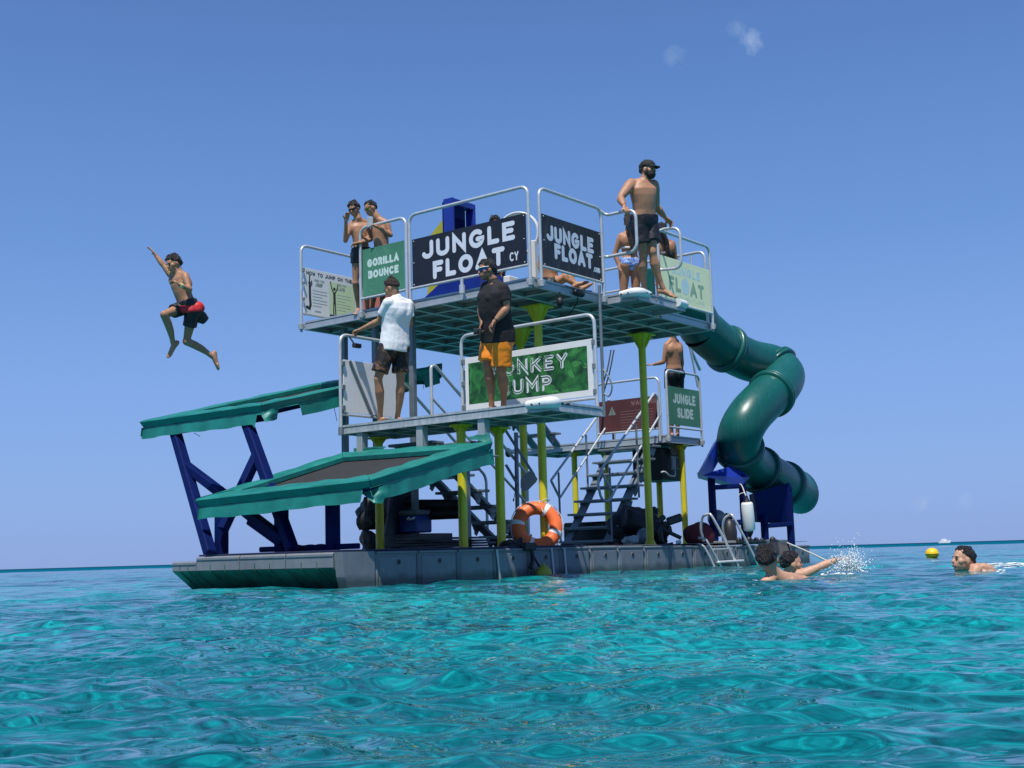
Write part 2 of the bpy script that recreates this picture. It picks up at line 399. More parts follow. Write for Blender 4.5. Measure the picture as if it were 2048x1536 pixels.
# ------------------------------------------------------------------ lettering drawn with strokes
def arc(cx, cy, rx, ry, a0, a1, n=10):
    return [(cx + rx * math.cos(R(a0 + (a1 - a0) * i / n)), cy + ry * math.sin(R(a0 + (a1 - a0) * i / n))) for i in range(n + 1)]
G = {
 'A': (.72, [[(0, 0), (.36, 1), (.72, 0)], [(.14, .32), (.58, .32)]]),
 'B': (.6, [[(0, 0), (0, 1), (.3, 1)] + arc(.32, .76, .24, .24, 80, -90, 7) + [(0, .52)], [(.3, .52)] + arc(.34, .26, .26, .26, 90, -90, 7) + [(0, 0)]]),
 'C': (.66, [arc(.36, .5, .36, .5, 50, 310, 16)]),
 'D': (.66, [[(0, 0), (0, 1), (.25, 1)] + arc(.25, .5, .41, .5, 90, -90, 12) + [(0, 0)]]),
 'E': (.52, [[(.52, 1), (0, 1), (0, 0), (.52, 0)], [(0, .52), (.44, .52)]]),
 'F': (.5, [[(.5, 1), (0, 1), (0, 0)], [(0, .5), (.42, .5)]]),
 'G': (.72, [arc(.36, .5, .36, .5, 50, 345, 18) + [(.71, .46), (.42, .46)]]),
 'H': (.62, [[(0, 0), (0, 1)], [(.62, 0), (.62, 1)], [(0, .5), (.62, .5)]]),
 'I': (.02, [[(.01, 0), (.01, 1)]]),
 'J': (.5, [[(.5, 1), (.5, .27)] + arc(.24, .27, .26, .27, 0, -165, 9)]),
 'K': (.62, [[(0, 0), (0, 1)], [(.6, 1), (.02, .45)], [(.2, .62), (.62, 0)]]),
 'L': (.48, [[(0, 1), (0, 0), (.48, 0)]]),
 'M': (.78, [[(0, 0), (0, 1), (.39, .35), (.78, 1), (.78, 0)]]),
 'N': (.64, [[(0, 0), (0, 1), (.64, 0), (.64, 1)]]),
 'O': (.76, [arc(.38, .5, .38, .5, 90, 449.99, 22)]),
 'P': (.56, [[(0, 0), (0, 1), (.28, 1)] + arc(.3, .73, .26, .27, 85, -90, 8) + [(0, .46)]]),
 'R': (.58, [[(0, 0), (0, 1), (.28, 1)] + arc(.3, .74, .26, .26, 85, -90, 8) + [(0, .48)], [(.26, .48), (.58, 0)]]),
 'S': (.54, [arc(.28, .75, .25, .25, 35, 250, 9) + arc(.27, .27, .27, .27, 75, -150, 10)]),
 'T': (.6, [[(0, 1), (.6, 1)], [(.3, 1), (.3, 0)]]),
 'U': (.62, [[(0, 1), (0, .33)] + arc(.31, .31, .31, .31, 180, 360, 10) + [(.62, 1)]]),
 'V': (.64, [[(0, 1), (.32, 0), (.64, 1)]]),
 'W': (.9, [[(0, 1), (.22, 0), (.45, .7), (.68, 0), (.9, 1)]]),
 'Y': (.64, [[(0, 1), (.32, .48), (.64, 1)], [(.32, .48), (.32, 0)]]),
 '.': (.02, [[(.0, .0), (.02, .0)]]), ' ': (.34, []), '!': (.02, [[(.01, 1), (.01, .32)], [(.01, .03), (.01, 0)]]),
 'c': (.42, [arc(.24, .3, .24, .3, 50, 310, 12)]), 'o': (.48, [arc(.24, .3, .24, .3, 90, 449.99, 14)]),
 'm': (.7, [[(0, 0), (0, .6)], [(0, .4)] + arc(.17, .42, .17, .18, 170, 0, 6) + [(.34, 0)], [(.34, .4)] + arc(.52, .42, .17, .18, 170, 0, 6) + [(.69, 0)]]),
}
def ribbon(mb, pl, hw, place, z, rnd=True):
    pts = [Vector((a, b)) for a, b in pl]
    q = [pts[0]]
    for p in pts[1:]:
        if (p - q[-1]).length > 1e-4: q.append(p)
    pts = q; closed = (pts[0] - pts[-1]).length < 1e-3 and len(pts) > 3
    if closed: pts = pts[:-1]
    k = len(pts)
    if k < 2: pts = [pts[0], pts[0] + Vector((1e-3, 0))]; k = 2
    L, Rr = [], []
    for i in range(k):
        a = pts[i - 1] if (i or closed) else None; b = pts[(i + 1) % k] if (i < k - 1 or closed) else None
        d1 = (pts[i] - a).normalized() if a is not None else None; d2 = (b - pts[i]).normalized() if b is not None else None
        d1 = d1 or d2; d2 = d2 or d1
        n1, n2 = Vector((-d1.y, d1.x)), Vector((-d2.y, d2.x)); mm = n1 + n2
        mm = n1 if mm.length < 0.1 else mm.normalized()
        s = hw / max(mm.dot(n1), 0.42)
        L.append(pts[i] + mm * s); Rr.append(pts[i] - mm * s)
    vs = [place(p.x, p.y, z) for pair in zip(L, Rr) for p in pair]
    fs = [(2 * i, 2 * i + 1, (2 * i + 3) % (2 * k), (2 * i + 2) % (2 * k)) for i in range(k if closed else k - 1)]
    mb.add(vs, fs)
    if rnd and not closed:
        for e, o in ((0, 1), (k - 1, k - 2)):
            d = (pts[e] - pts[o]).normalized(); n_ = Vector((-d.y, d.x))
            fan = [pts[e] + n_ * hw * math.cos(R(t)) + d * hw * math.sin(R(t)) for t in range(0, 181, 30)]
            mb.add([place(p.x, p.y, z) for p in fan], [tuple(range(len(fan)))])
def text(mb, s, x0, x1, y0, h, hw, place, z=0.0, wobble=0.0, squeeze=1.0):
    """text between x0 and x1 on a sign, baseline y0, cap height h, half stroke hw (metres)"""
    gap = 0.16 + hw / h * 2.1
    tot = sum(G[c][0] for c in s) + gap * (len(s) - 1)
    inner = (x1 - x0) - 2 * hw; sx = inner / tot; x = x0 + hw
    rnd = random.Random(len(s) * 7)
    n = 0
    for c in s:
        w_, pls = G[c]; dy = rnd.uniform(-1, 1) * wobble * h
        for pl in pls:
            ribbon(mb, [(x + a * sx, y0 + hw + dy + b * (h - 2 * hw)) for a, b in pl], hw, place, z + 0.0002 * (n % 3)); n += 1
        x += (w_ + gap) * sx
def face_L(u, v0, w0, lift=0.0):   # a sheet that looks towards -u: x runs to -v
    return lambda x, y, z: (u - lift - z, v0 - x, w0 + y)
def face_R(v, u0, w0, lift=0.0):   # a sheet that looks towards -v: x runs to +u
    return lambda x, y, z: (u0 + x, v - lift - z, w0 + y)

# ------------------------------------------------------------------ pontoon of plastic floats
def wp(u): return WP - 0.0100 * max(0.0, u - 1.5)
pon = Frame('pontoon', 'grey pontoon of plastic floats with raked bow carrying the whole play tower', 'pontoon', (2.4, 1.5, 0))
JU = [0.64 + 0.65 * k for k in range(-5, 12)]
VR = [0.2, 0.8875, 1.575, 2.2625, 2.95]
g = 0.006
fl = MB().box((g, g, -0.45), (0.65 - g, 0.6875 - g, 0), 0.022)
fl.box((0.05, -0.006, -0.40), (0.60, g + 0.01, -0.055), 0.012)          # raised face panel
fl.box((0.012, -0.010, -0.030), (0.638, g + 0.01, -0.004), 0.006)       # lip along the top
fl.tube([(0.335, -0.006, -0.118), (0.335, -0.011, -0.118)], 0.034, 14, mi=0)
fm = fl.mesh('float', M['float'])
hole = MB().tube([(0.335, -0.0085, -0.118), (0.335, -0.0125, -0.118)], 0.026, 14).mesh('pin_hole', M['black'])
for i, u in enumerate(JU[:-1]):
    for j, v in enumerate(VR[:-1]):
        o = bpy.data.objects.new('float', fm); COL.objects.link(o); o.parent = pon.obj
        o.location = Vector((u, v, wp(u))) - pon.base
        if j == 0:
            h_ = bpy.data.objects.new('pin_hole', hole); COL.objects.link(h_); h_.parent = o
# bow blocks, their front sloping back below a vertical band
BV = [0.2, 0.335, 1.05, 1.78, 2.52, 2.95]
for k in range(5):
    v0, v1 = BV[k] + g, BV[k + 1] - g; top = WP if k < 4 else 0.305
    b = MB()
    if k == 0: prof = [(-3.08, top), (-3.05, 0.1), (-2.92, -0.3), (-2.62, -0.45), (-2.62, top)]
    else: prof = [(-3.08, top - .015), (-3.08, 0.20), (-2.79, -0.02), (-2.62, -0.35), (-2.62, top), (-3.065, top)]
    b.prism([(u, v0, w) for u, w in prof], (0, v1 - v0, 0))
    if k: b.box((-3.088, v0, top - 0.045), (-3.06, v1, top - 0.012), 0.006)
    o = b.build('bow_float', M['float'], pon)
    if k:
        n_ = 3
        MB().prism([(-3.083, v0 + .004, 0.197), (-2.793, v0 + .004, -0.023), (-2.74, v0 + .004, -0.10), (-2.775, v0 + .004, -0.023), (-3.06, v0 + .004, 0.197)],
                   (0, v1 - v0 - .008, 0)).build('algae_skin', M['float_wet'], pon, o)
        for q in (1, 2):
            vv = v0 + (v1 - v0) * q / n_
            MB().box((-3.087, vv - .004, 0.197), (-3.07, vv + .004, 0.26), 0.001).bar((-3.083, vv, 0.193), (-2.80, vv, -0.025), 0.014, 0.014).build('seam_rib', M['float_wet'], pon, o)
sheet = MB().box((-3.06, 0.215, WP + .002), (1.2, 2.50, WP + .022), 0.004)
sheet.build('deck_sheet', mat('navy_sheet', (0.012, 0.016, 0.06), 0.6), pon)
MB().box((1.21, 0.24, wp(1.3) + .001), (7.78, 2.9, wp(1.3) + .008), 0.002).build('deck_sheet', M['planks'], pon)
for x0, x1 in ((994, 1001), (1103.5, 1109), (1129, 1134)):
    ua, ub = at(x0, 1110, v=.185).x, at(x1, 1160, v=.185).x
    MB().bar((ua, .186, WP - .01), (ub, .186, -.05), .035, .012, (0, 1, 0)).build('sun_streak_strip', M['fascia'], pon)  # pale slanted bars stand for the sunlit streaks on the float face
pl0 = at(1340, 1088, v=0.3)
MB().box((5.3, 0.215, wp(5) + .012), (7.0, 1.1, wp(5) + .075), 0.01).build('plinth', M['float'], pon)

# ------------------------------------------------------------------ decks
def fascia(mb, p, q, top, h, out):
    """edge profile between two deck corners: main face, lip above and below"""
    p, q, out = Vector(p), Vector(q), Vector(out)
    d = (q - p).normalized()
    def slab(w0, w1, t, th):
        a = p + out * t; mb.prism([(a.x, a.y, w0), (a.x - out.x * th, a.y - out.y * th, w0), (a.x - out.x * th, a.y - out.y * th, w1), (a.x, a.y, w1)], q - p)
    slab(top - h, top - h + .014, .010, .045); slab(top - h + .0145, top - .034, 0, .03)
    slab(top - .0335, top - .022, -.012, .02); slab(top - .0215, top + .004, .007, .04)
def deck(name, label, rects, top, h=0.117, step=0.5, mats=('fascia',), open_edges=()):
    u0, u1, v0, v1 = rects[0]
    fr = Frame(name, label, 'deck', ((u0 + u1) / 2, (v0 + v1) / 2, top))
    fm_ = M[mats[0]]
    for k, (u0, u1, v0, v1) in enumerate(rects):
        e = 0.002
        ed = [((u0, v1 - e), (u0, v0 + e), (-1, 0)), ((u0 + e, v0), (u1 - e, v0), (0, -1)), ((u1, v0 + e), (u1, v1 - e), (1, 0)), ((u1 - e, v1), (u0 + e, v1), (0, 1))]
        for i, (p, q, o) in enumerate(ed):
            if (k, i) in open_edges: continue
            b = MB(); fascia(b, (*p, 0), (*q, 0), top, h, (*o, 0)); b.build('fascia', fm_, fr)
        nu, nv = max(1, round((u1 - u0) / step)), max(1, round((v1 - v0) / step))
        def joist(L, ax, drop):
            b = MB()
            if ax == 0:
                b.box((.035, -.013, -h + .012 + drop), (L - .035, .013, -.05), .001, mi=0)
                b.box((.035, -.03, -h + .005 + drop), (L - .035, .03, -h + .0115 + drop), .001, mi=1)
            else:
                b.box((-.013, .035, -h + .012 + drop), (.013, L - .035, -.05), .001, mi=0)
                b.box((-.03, .035, -h + .005 + drop), (.03, L - .035, -h + .0115 + drop), .001, mi=1)
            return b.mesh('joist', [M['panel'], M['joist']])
        mu, mv = joist(u1 - u0, 0, 0), joist(v1 - v0, 1, .0085)
        copies('joist', mu, fr, [(u0, v0 + (v1 - v0) * j / nv, top) for j in range(1, nv)])
        copies('joist', mv, fr, [(u0 + (u1 - u0) * i / nu, v0, top) for i in range(1, nu)])
        pu, pv = max(1, round((u1 - u0) / 1.0)), max(1, round((v1 - v0) / 1.0))
        a, b_ = (u1 - u0) / pu, (v1 - v0) / pv
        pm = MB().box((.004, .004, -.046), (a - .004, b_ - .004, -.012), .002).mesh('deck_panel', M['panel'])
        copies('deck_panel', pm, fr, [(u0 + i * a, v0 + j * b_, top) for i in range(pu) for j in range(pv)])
        MB().box((u0 + .03, v0 + .03, top - .011), (u1 - .03, v1 - .03, top - .002), .002).build('deck_mat', M['deck_top'], fr)
    return fr
upper = deck('upper_deck', 'large top deck of grey aluminium with ribbed underside on yellow posts', [(.06, 4.53, .06, 4.13), (1.68, 2.88, -.43, .055)], WU, open_edges={(1, 3)})
lower = deck('jump_deck', 'narrow lower jump deck with streaky aluminium edge above the near trampoline', [(-1.0, 0.0, -.93, 2.36)], WL, 0.108, mats=('fascia_chalky',))
sdeck = deck('slide_deck', 'long mid level deck behind the stairs under the bare backed man', [(6.33, 7.50, 2.03, 5.15)], WS, 0.125)

def corner_pad(u, v, w, fr, a=.27, b=.27, r=.06):
    """white rubber bumper wrapped round a deck corner"""
    path = [(u, v + a, w), (u, v, w), (u + b, v, w)]
    mb = MB()
    pts = fillet([Vector(p) + Vector((-.022, -.022, -.022)) for p in path], .1, 8)
    k = len(pts); rr = [r * (0.55 + 0.45 * min(1, math.sin(math.pi * (i + .6) / (k + .2)) * 2.4)) for i in range(k)]
    mb.tube(pts, rr, 14)
    o = mb.build('corner_bumper', M['white_plastic'], fr)
    h = MB()
    for t in (.07, .18):
        for c_, d_ in ((Vector((u - .022, v + t + .03, w - .03)), Vector((-1, 0, 0))), (Vector((u + t + .03, v - .022, w - .03)), Vector((0, -1, 0)))):
            h.tube([c_ + d_ * (r * .5), c_ + d_ * (r + .001)], .011, 10)
    h.build('bolt_hole', M['black'], fr, o)
corner_pad(1.68, -.43, WU, upper)
corner_pad(-1.0, -.93, WL, lower, a=.33, b=.12, r=.066)
pad2 = MB().tube(fillet([Vector(p) for p in [(2.66, -.452, WU - .025), (2.90, -.452, WU - .025), (2.90, -.28, WU - .025)]], .08, 8), .055, 14)
pad2.build('corner_bumper', M['white_plastic'], upper)
# things hung under the top deck
spk = Frame('hanging_lamp', 'small black lamp hung under the front edge of the top deck', 'lamp', at(1120, 604, u=.55))
c = at(1120, 604, u=.55)
MB().ell(c, .05, .05, .062).tube([c + Vector((0, 0, .04)), c + Vector((0, 0, .13))], .012).build('lamp_body', M['black'], spk)
wires = MB()
c = at(1155, 585, v=.02)
wires.ell(c, .07, .04, .05).ell(c + Vector((.09, 0, -.01)), .05, .04, .04)
wires.tube(catmull([c, c + Vector((.12, .1, -.1)), c + Vector((.2, .3, -.22)), c + Vector((.35, .6, -.2))]), .008, 6)
wires.tube(catmull([c + Vector((-.3, -.02, .04)), c + Vector((0, -.03, .03)), c + Vector((.3, -.02, .06))]), .007, 6)
wires.build('cable_bundle', M['black'], upper)

# ------------------------------------------------------------------ yellow posts
def post(u, v, w0, w1, label, r=.055, cap=.17, caph=.2, base=True):
    fr = Frame('support_post', label, 'post', (u, v, w0), group='yellow support posts')
    MB().tube([(u, v, w0), (u, v, w1 - .01)], r, 20).build('pipe', M['yellow'], fr)
    b = MB().tube([(u, v, w1 - caph), (u, v, w1 - .03)], [r + .002, cap * .86], 20).box((u - cap, v - cap, w1 - .03), (u + cap, v + cap, w1 - .004), .004)
    for i in range(8):
        a = i * math.pi / 4; d = Vector((math.cos(a), math.sin(a), 0))
        t = Vector((-d.y, d.x, 0)) * .004; c_ = Vector((u, v, 0))
        b.prism([c_ + d * r - t + Vector((0, 0, w1 - caph - .05)), c_ + d * cap - t + Vector((0, 0, w1 - .03)), c_ + d * r - t + Vector((0, 0, w1 - .03))], t * 2)
    b.build('cap_bracket', M['yellow'], fr)
    if base:
        MB().tube([(u, v, w0 + .012), (u, v, w0 + .10)], [.10, r + .003], 20).box((u - .13, v - .13, w0), (u + .13, v + .13, w0 + .012), .003).build('base_plate', M['yellow'], fr)
    return fr
zt = WU - .118
post(1.08, .76, WP + .022, zt, 'yellow post carrying the top deck just behind the orange lifebuoy', cap=.16, caph=.17)
post(3.95, .95, wp(4), zt, 'tall yellow post right of the stairs up to the end of the top deck', cap=.16, caph=.18)
post(2.22, 1.93, wp(2) + .01, zt, 'yellow post in the middle of the float between lifebuoy post and trampoline', cap=.17, caph=.22)
zl = WL - .109
post(-.39, 2.28, WP + .022, zl, 'yellow post under the left end of the jump deck beside the dark heap', cap=.10, caph=.04, base=False)
post(-.72, .61, WP + .022, zl, 'yellow post where the near trampoline ends, second from the left', cap=.10, caph=.04, base=False)
post(-.08, .55, WP + .022, zl, 'yellow post left of the lifebuoy at the pontoon edge', cap=.11, caph=.04, base=False)
zs = WS - .126
for px, uu, lab in ((1150, 6.55, 'thin yellow post far back left of the stairs'), (1213, 7.30, 'yellow post hidden behind the stair treads far back'),
                    (1318, 7.32, 'yellow post far back half hidden by the tall front post')):
    q = at(px, 960, u=uu); post(q.x, q.y, wp(q.x), zs, lab, r=.052, cap=.09, caph=.05)
q = at(1368, 1000, v=2.13); post(q.x, q.y, wp(q.x), zs, 'rightmost yellow post with lit lower half beside the ladder', r=.052, cap=.10, caph=.05)
for i, px in enumerate((1318,)):
    pass

# grey frame behind the jump deck carrying the upper trampoline
tw = Frame('support_tower', 'grey square tube frame between jump deck and top deck behind the men', 'frame', (.4, 2.9, WP))
for v, w0 in ((3.67, 1.45), (3.06, 1.45), (2.37, WP + .03)):
    MB().box((.34, v - .04, w0), (.42, v + .04, zt), .006).build('column', M['steel'], tw)
for v in (2.75, 1.5): MB().box((.34, v - .05, WP + .03), (.44, v + .05, 1.44), .006).build('column', M['steel'], tw)
MB().box((.33, 1.3, 1.36), (.46, 3.8, 1.444), .006).build('beam', M['steel'], tw)
MB().box((.335, 1.3, 1.64), (.455, 3.8, 1.74), .006).build('beam', M['steel'], tw)
for v in (1.2, 1.9): MB().box((.35, v - .05, 1.446), (.43, v + .05, 1.638), .004).build('column', M['steel'], tw)
ts = Frame('trampoline_bracket', 'three pale grey stub posts from the jump deck edge down to the near trampoline', 'bracket', (-.97, 1.2, 1.5))
for px in (718, 838, 962):
    v = at(px, 880, u=-.99).y
    MB().box((-.99, v - .05, 1.40), (-.88, v + .05, WL - .11), .006).build('stub_post', M['steel_light'], ts)
MB().box((-.97, -.1, 1.38), (-.90, 2.3, 1.398), .004).build('cross_beam', M['steel'], ts)

# ------------------------------------------------------------------ railings and their signs
def rail(name, label, p, q, w0, w1, wb, foot=.10, sign=None, r=.0215, cr=.13, clamp=True, group='tubular guard rails', mids=()):
    """p, q: (u, v) of the two uprights"""
    p, q = Vector((*p, 0)), Vector((*q, 0))
    mid = (p + q) / 2
    fr = Frame(name, label, 'railing', (mid.x, mid.y, w0), group=group)
    def z(a, w): return Vector((a.x, a.y, w))
    MB().tube(fillet([z(p, w0 - foot), z(p, w1), z(q, w1), z(q, w0 - foot)], cr, 7), r, 12).build('rail_frame', M['tube'], fr)
    if wb: 
        MB().tube([z(p, wb), z(q, wb)], r * .82, 10).build('bottom_rail', M['tube'], fr)
    for t in mids:
        a = p.lerp(q, t); MB().tube([z(a, wb or w0), z(a, w1)], r * .7, 8).build('baluster', M['tube'], fr)
    if clamp:
        d = (q - p).normalized()
        for a in (p, q):
            MB().tube([z(a, w0 - foot - .012), z(a, w0 - foot + .05)], r * 1.75, 12).tube([z(a, w0 - foot - .05), z(a, w0 - foot - .012)], r * .9, 8) \
                .box(z(a, w0 - .09) + Vector((-.03, -.03, 0)), z(a, w0 - .03) + Vector((.045, .045, 0)), .006).build('clamp', M['steel_light'], fr)
    return fr
def panel(fr, kind, plane, a0, a1, w0, w1, mt, th=.010, bolts=True):
    """sign board; plane = u of an L sheet (a = v) or v of an R sheet (a = u)"""
    b = MB()
    if kind == 'L': b.box((plane, a0, w0), (plane + th, a1, w1), .002)
    else: b.box((a0, plane, w0), (a1, plane + th, w1), .002)
    o = b.build('sign_panel', mt, fr)
    if bolts:
        h = MB()
        for s in (min(a0, a1) + .03, max(a0, a1) - .03):
            for w in (w0 + .03, (w0 + w1) / 2, w1 - .03):
                c = Vector((plane - .002, s, w)) if kind == 'L' else Vector((s, plane - .002, w))
                h.ell(c, .009, .009, .009, n=8, k=6)
        h.build('bolt_head', M['tube'], fr, o)
    return o
# black sign, left face
f1 = rail('guard_rail', 'guard rail with big black JUNGLE FLOAT CY sign at the front of the top deck', (0, 2.035), (0, .052), WU, WU + 1.143, WU + .145, mids=())
W0, W1 = 3.800, 4.447
s1 = panel(f1, 'L', -.004, .095, 1.99, W0, W1, M['black_board'])
pl = face_L(-.0044, 1.99, W0); Wd, Hd = 1.895, W1 - W0
def words(fr, par, mt, pl, *rows):
    for s_, x0, x1, y0, h_, hw_ in rows:
        t = MB(); text(t, s_, x0 * Wd, x1 * Wd, y0 * Hd, h_ * Hd, hw_, pl, .0005, .010 if hw_ > .015 else 0)
        t.build('lettering', M[mt], fr, par)
words(f1, s1, 'letter_white', pl, ('JUNGLE', .095, .91, .53, .375, .0315), ('FLOAT', .19, .82, .08, .37, .0325), ('CY', .86, .935, .115, .175, .0095))
b = MB().tube([(-.03, 1.12, WU - .03), (-.03, 1.12, WU + .145)], .0215, 10).tube([(-.03, 1.12, WU - .06), (-.03, 1.12, WU + .05)], .038, 12)
b.build('middle_foot', M['tube'], f1)
# green sign, left face
f2 = rail('guard_rail', 'guard rail with faded green GORILLA BOUNCE sign beside the two boys', (0, 2.95), (0, 2.095), WU, WU + 1.135, WU + .145)
W0, W1 = 3.81, 4.467
s2 = panel(f2, 'L', -.004, 2.135, 2.91, W0, W1, M['green_board'], bolts=False)
pl = face_L(-.0044, 2.91, W0); Wd, Hd = .775, W1 - W0
words(f2, s2, 'letter_pale', pl, ('GORILLA', .12, .88, .60, .17, .0165), ('BOUNCE', .14, .87, .355, .17, .0165))
def creases(fr, par, kind, plane, a0, a1, w0, w1, seed, n=7):
    rn = random.Random(seed); b = MB()
    pl = face_L(plane, a1, w0) if kind == 'L' else face_R(plane, a0, w0)
    Wd, Hd = a1 - a0, w1 - w0
    for i in range(n):
        x, y = rn.uniform(.05, .9) * Wd, rn.uniform(.02, .9) * Hd; an = rn.uniform(.6, 2.4); L = rn.uniform(.1, .28) * Hd
        pts = [(x + math.cos(an + .5 * math.sin(s * 2)) * L * s, y + math.sin(an + .5 * math.sin(s * 2)) * L * s) for s in (0, .25, .5, .75, 1)]
        pts = [(min(max(a, .01), Wd - .01), min(max(c, .01), Hd - .01)) for a, c in pts]
        ribbon(b, pts, .004, pl, .0004)
    b.build('leaf_print', mat('leaf_print', (0.13, 0.31, 0.19), .6), fr, par)['kind'] = 'stuff'
creases(f2, s2, 'L', -.0044, 2.135, 2.91, 3.81, 4.467, 3, 12)
# black sign, right face, with the bent grab loop by the gap
f3 = rail('guard_rail', 'guard rail with black JUNGLE FLOAT.com sign and bent grab loop at its end', (.156, 0), (1.536, 0), WU, WU + 1.143, WU + .145)
W0, W1 = 3.79, 4.462
s3 = panel(f3, 'R', -.004, .20, 1.495, W0, W1, M['black_board_dusty'])
pl = face_R(-.0044, .20, W0); Wd, Hd = 1.295, W1 - W0
words(f3, s3, 'letter_white', pl, ('JUNGLE', .07, .87, .52, .31, .0285), ('FLOAT', .19, .845, .20, .305, .0295), ('.com', .85, .97, .165, .15, .0105))
def loop(fr, u, v0, v1, wa, wb, du=0.0):
    pts = [(u - .09, v0 + .0, wb + .06), (u - .02, v0 - .05, wb), (u + du, v1, wb), (u + du, v1, wa), (u, v0 - .03, wa), (u - .06, v0, wa)]
    MB().tube(fillet(pts, .13, 8), .0215, 12).build('grab_loop', M['tube'], fr)
loop(f3, 1.60, 0.0, -.50, WU + .50, WU + 1.06)
# pale sign, right face
f4 = rail('guard_rail', 'guard rail with pale green FLOAT sign at the right end of the top deck', (2.96, 0), (4.45, 0), WU, WU + 1.143, WU + .125)
W0, W1 = 3.775, 4.425
s4 = panel(f4, 'R', -.004, 3.0, 4.415, W0, W1, M['pale_board'], bolts=False)
pl = face_R(-.0044, 3.0, W0); Wd, Hd = 1.415, W1 - W0
words(f4, s4, 'pale_blue_print', pl, ('JUNGLE', .22, .79, .665, .20, .016))
words(f4, s4, 'grey_green_print', pl, ('FL', .15, .385, .27, .33, .027), ('AT', .57, .86, .245, .33, .027))
t = MB(); ribbon(t, arc(.475 * Wd, .44 * Hd, .045 * Wd, .115 * Hd, 90, 449.99, 20), .046, pl, .0008); ribbon(t, arc(.48 * Wd, .44 * Hd, .012 * Wd, .04 * Hd, 90, 449.99, 12), .018, pl, .0006)
t.build('globe_print', M['pale_blue_print'], f4, s4)
words(f4, s4, 'faint_print', pl, ('ADVENTURE', .28, .86, .12, .085, .0055))
t = MB()
pts = [(2.96 - .05, 0, WU + 1.08), (2.97, -.10, WU + 1.13), (2.97, -.36, WU + 1.10), (2.97, -.36, WU + .52), (2.97, -.04, WU + .55), (2.93, 0, WU + .55)]
t.tube(fillet(pts, .13, 8), .0215, 12).build('grab_loop', M['tube'], f4)
# how-to-jump board, far left end
f5 = rail('guard_rail', 'guard rail with white HOW TO JUMP board, left end of top deck', (0, 4.14), (1.95, 4.14), WU, WU + 1.115, WU + .12)
W0, W1 = 3.775, 4.435
s5 = panel(f5, 'R', 4.128, .04, 1.91, W0, W1, M['poster'], bolts=False)
pl = face_R(4.1276, .04, W0); Hd = W1 - W0
t = MB(); text(t, 'HOW TO JUMP ON THE TRAMPOLINE', .05, 1.50, .855 * Hd, .085 * Hd, .0068, pl, .0006); t.build('lettering', M['ink'], f5, s5)
def sheet(x0, x1, y0, y1, mt, z=.0004, nm='print'):
    b = MB(); b.add([pl(x0, y0, z), pl(x1, y0, z), pl(x1, y1, z), pl(x0, y1, z)], [(0, 1, 2, 3)]); return b.build(nm, mt, f5, s5)
sheet(.50, 1.02, .015, .80 * Hd, M['poster_green'], nm='green_field')
t = MB(); text(t, 'WHEN YOU', .20, .40, .735 * Hd, .055 * Hd, .004, pl, .0006); text(t, 'JUMP', .225, .37, .63 * Hd, .085 * Hd, .008, pl, .0006)
text(t, 'WHEN YOU', .65, .84, .735 * Hd, .055 * Hd, .004, pl, .0006); text(t, 'LAND', .665, .82, .63 * Hd, .085 * Hd, .008, pl, .0006)
t.build('lettering', M['ink_light'], f5, s5)
t = MB()
for x0, x1 in ((.175, .45), (.65, .93)):
    for i in range(6):
        y = (.53 - .068 * i) * Hd; ribbon(t, [(x0, y), (x1 - (.10 if i in (2, 5) else 0), y)], .0045, pl, .0006)
ribbon(t, [(.22, .075 * Hd), (.32, .075 * Hd)], .010, pl, .0006)
t.build('text_lines', M['ink_light'], f5, s5)
t = MB()
def blob(pts, hw): ribbon(t, pts, hw, pl, .0006)
blob([(.115, .60 * Hd), (.118, .36 * Hd), (.128, .20 * Hd), (.108, .115 * Hd), (.06, .14 * Hd)], .022); blob(arc(.112, .68 * Hd, .012, .012, 0, 359.9, 10), .014)
blob([(.105, .62 * Hd), (.112, .80 * Hd), (.118, .86 * Hd)], .011); blob([(.125, .60 * Hd), (.155, .67 * Hd), (.15, .73 * Hd)], .011)
x = .60
blob([(x, .55 * Hd), (x + .004, .34 * Hd)], .024); blob(arc(x, .65 * Hd, .012, .012, 0, 359.9, 10), .014)
blob([(x - .015, .56 * Hd), (x - .055, .66 * Hd), (x - .075, .80 * Hd)], .010); blob([(x + .015, .56 * Hd), (x + .055, .66 * Hd), (x + .07, .74 * Hd)], .010)
blob([(x - .012, .34 * Hd), (x - .016, .07 * Hd)], .012); blob([(x + .016, .34 * Hd), (x + .026, .07 * Hd)], .012)
ribbon(t, [(x - .09, .05 * Hd), (x + .06, .045 * Hd)], .012, pl, .0009)
t.build('figure_print', M['ink'], f5, s5)
MB().box((.0, 4.09, 3.95), (.03, 4.125, 3.99), .004).box((.0, 4.09, 4.18), (.03, 4.125, 4.22), .004).box((.0, 4.09, 4.36), (.03, 4.125, 4.42), .004).build('hinge_clip', M['steel'], f5)
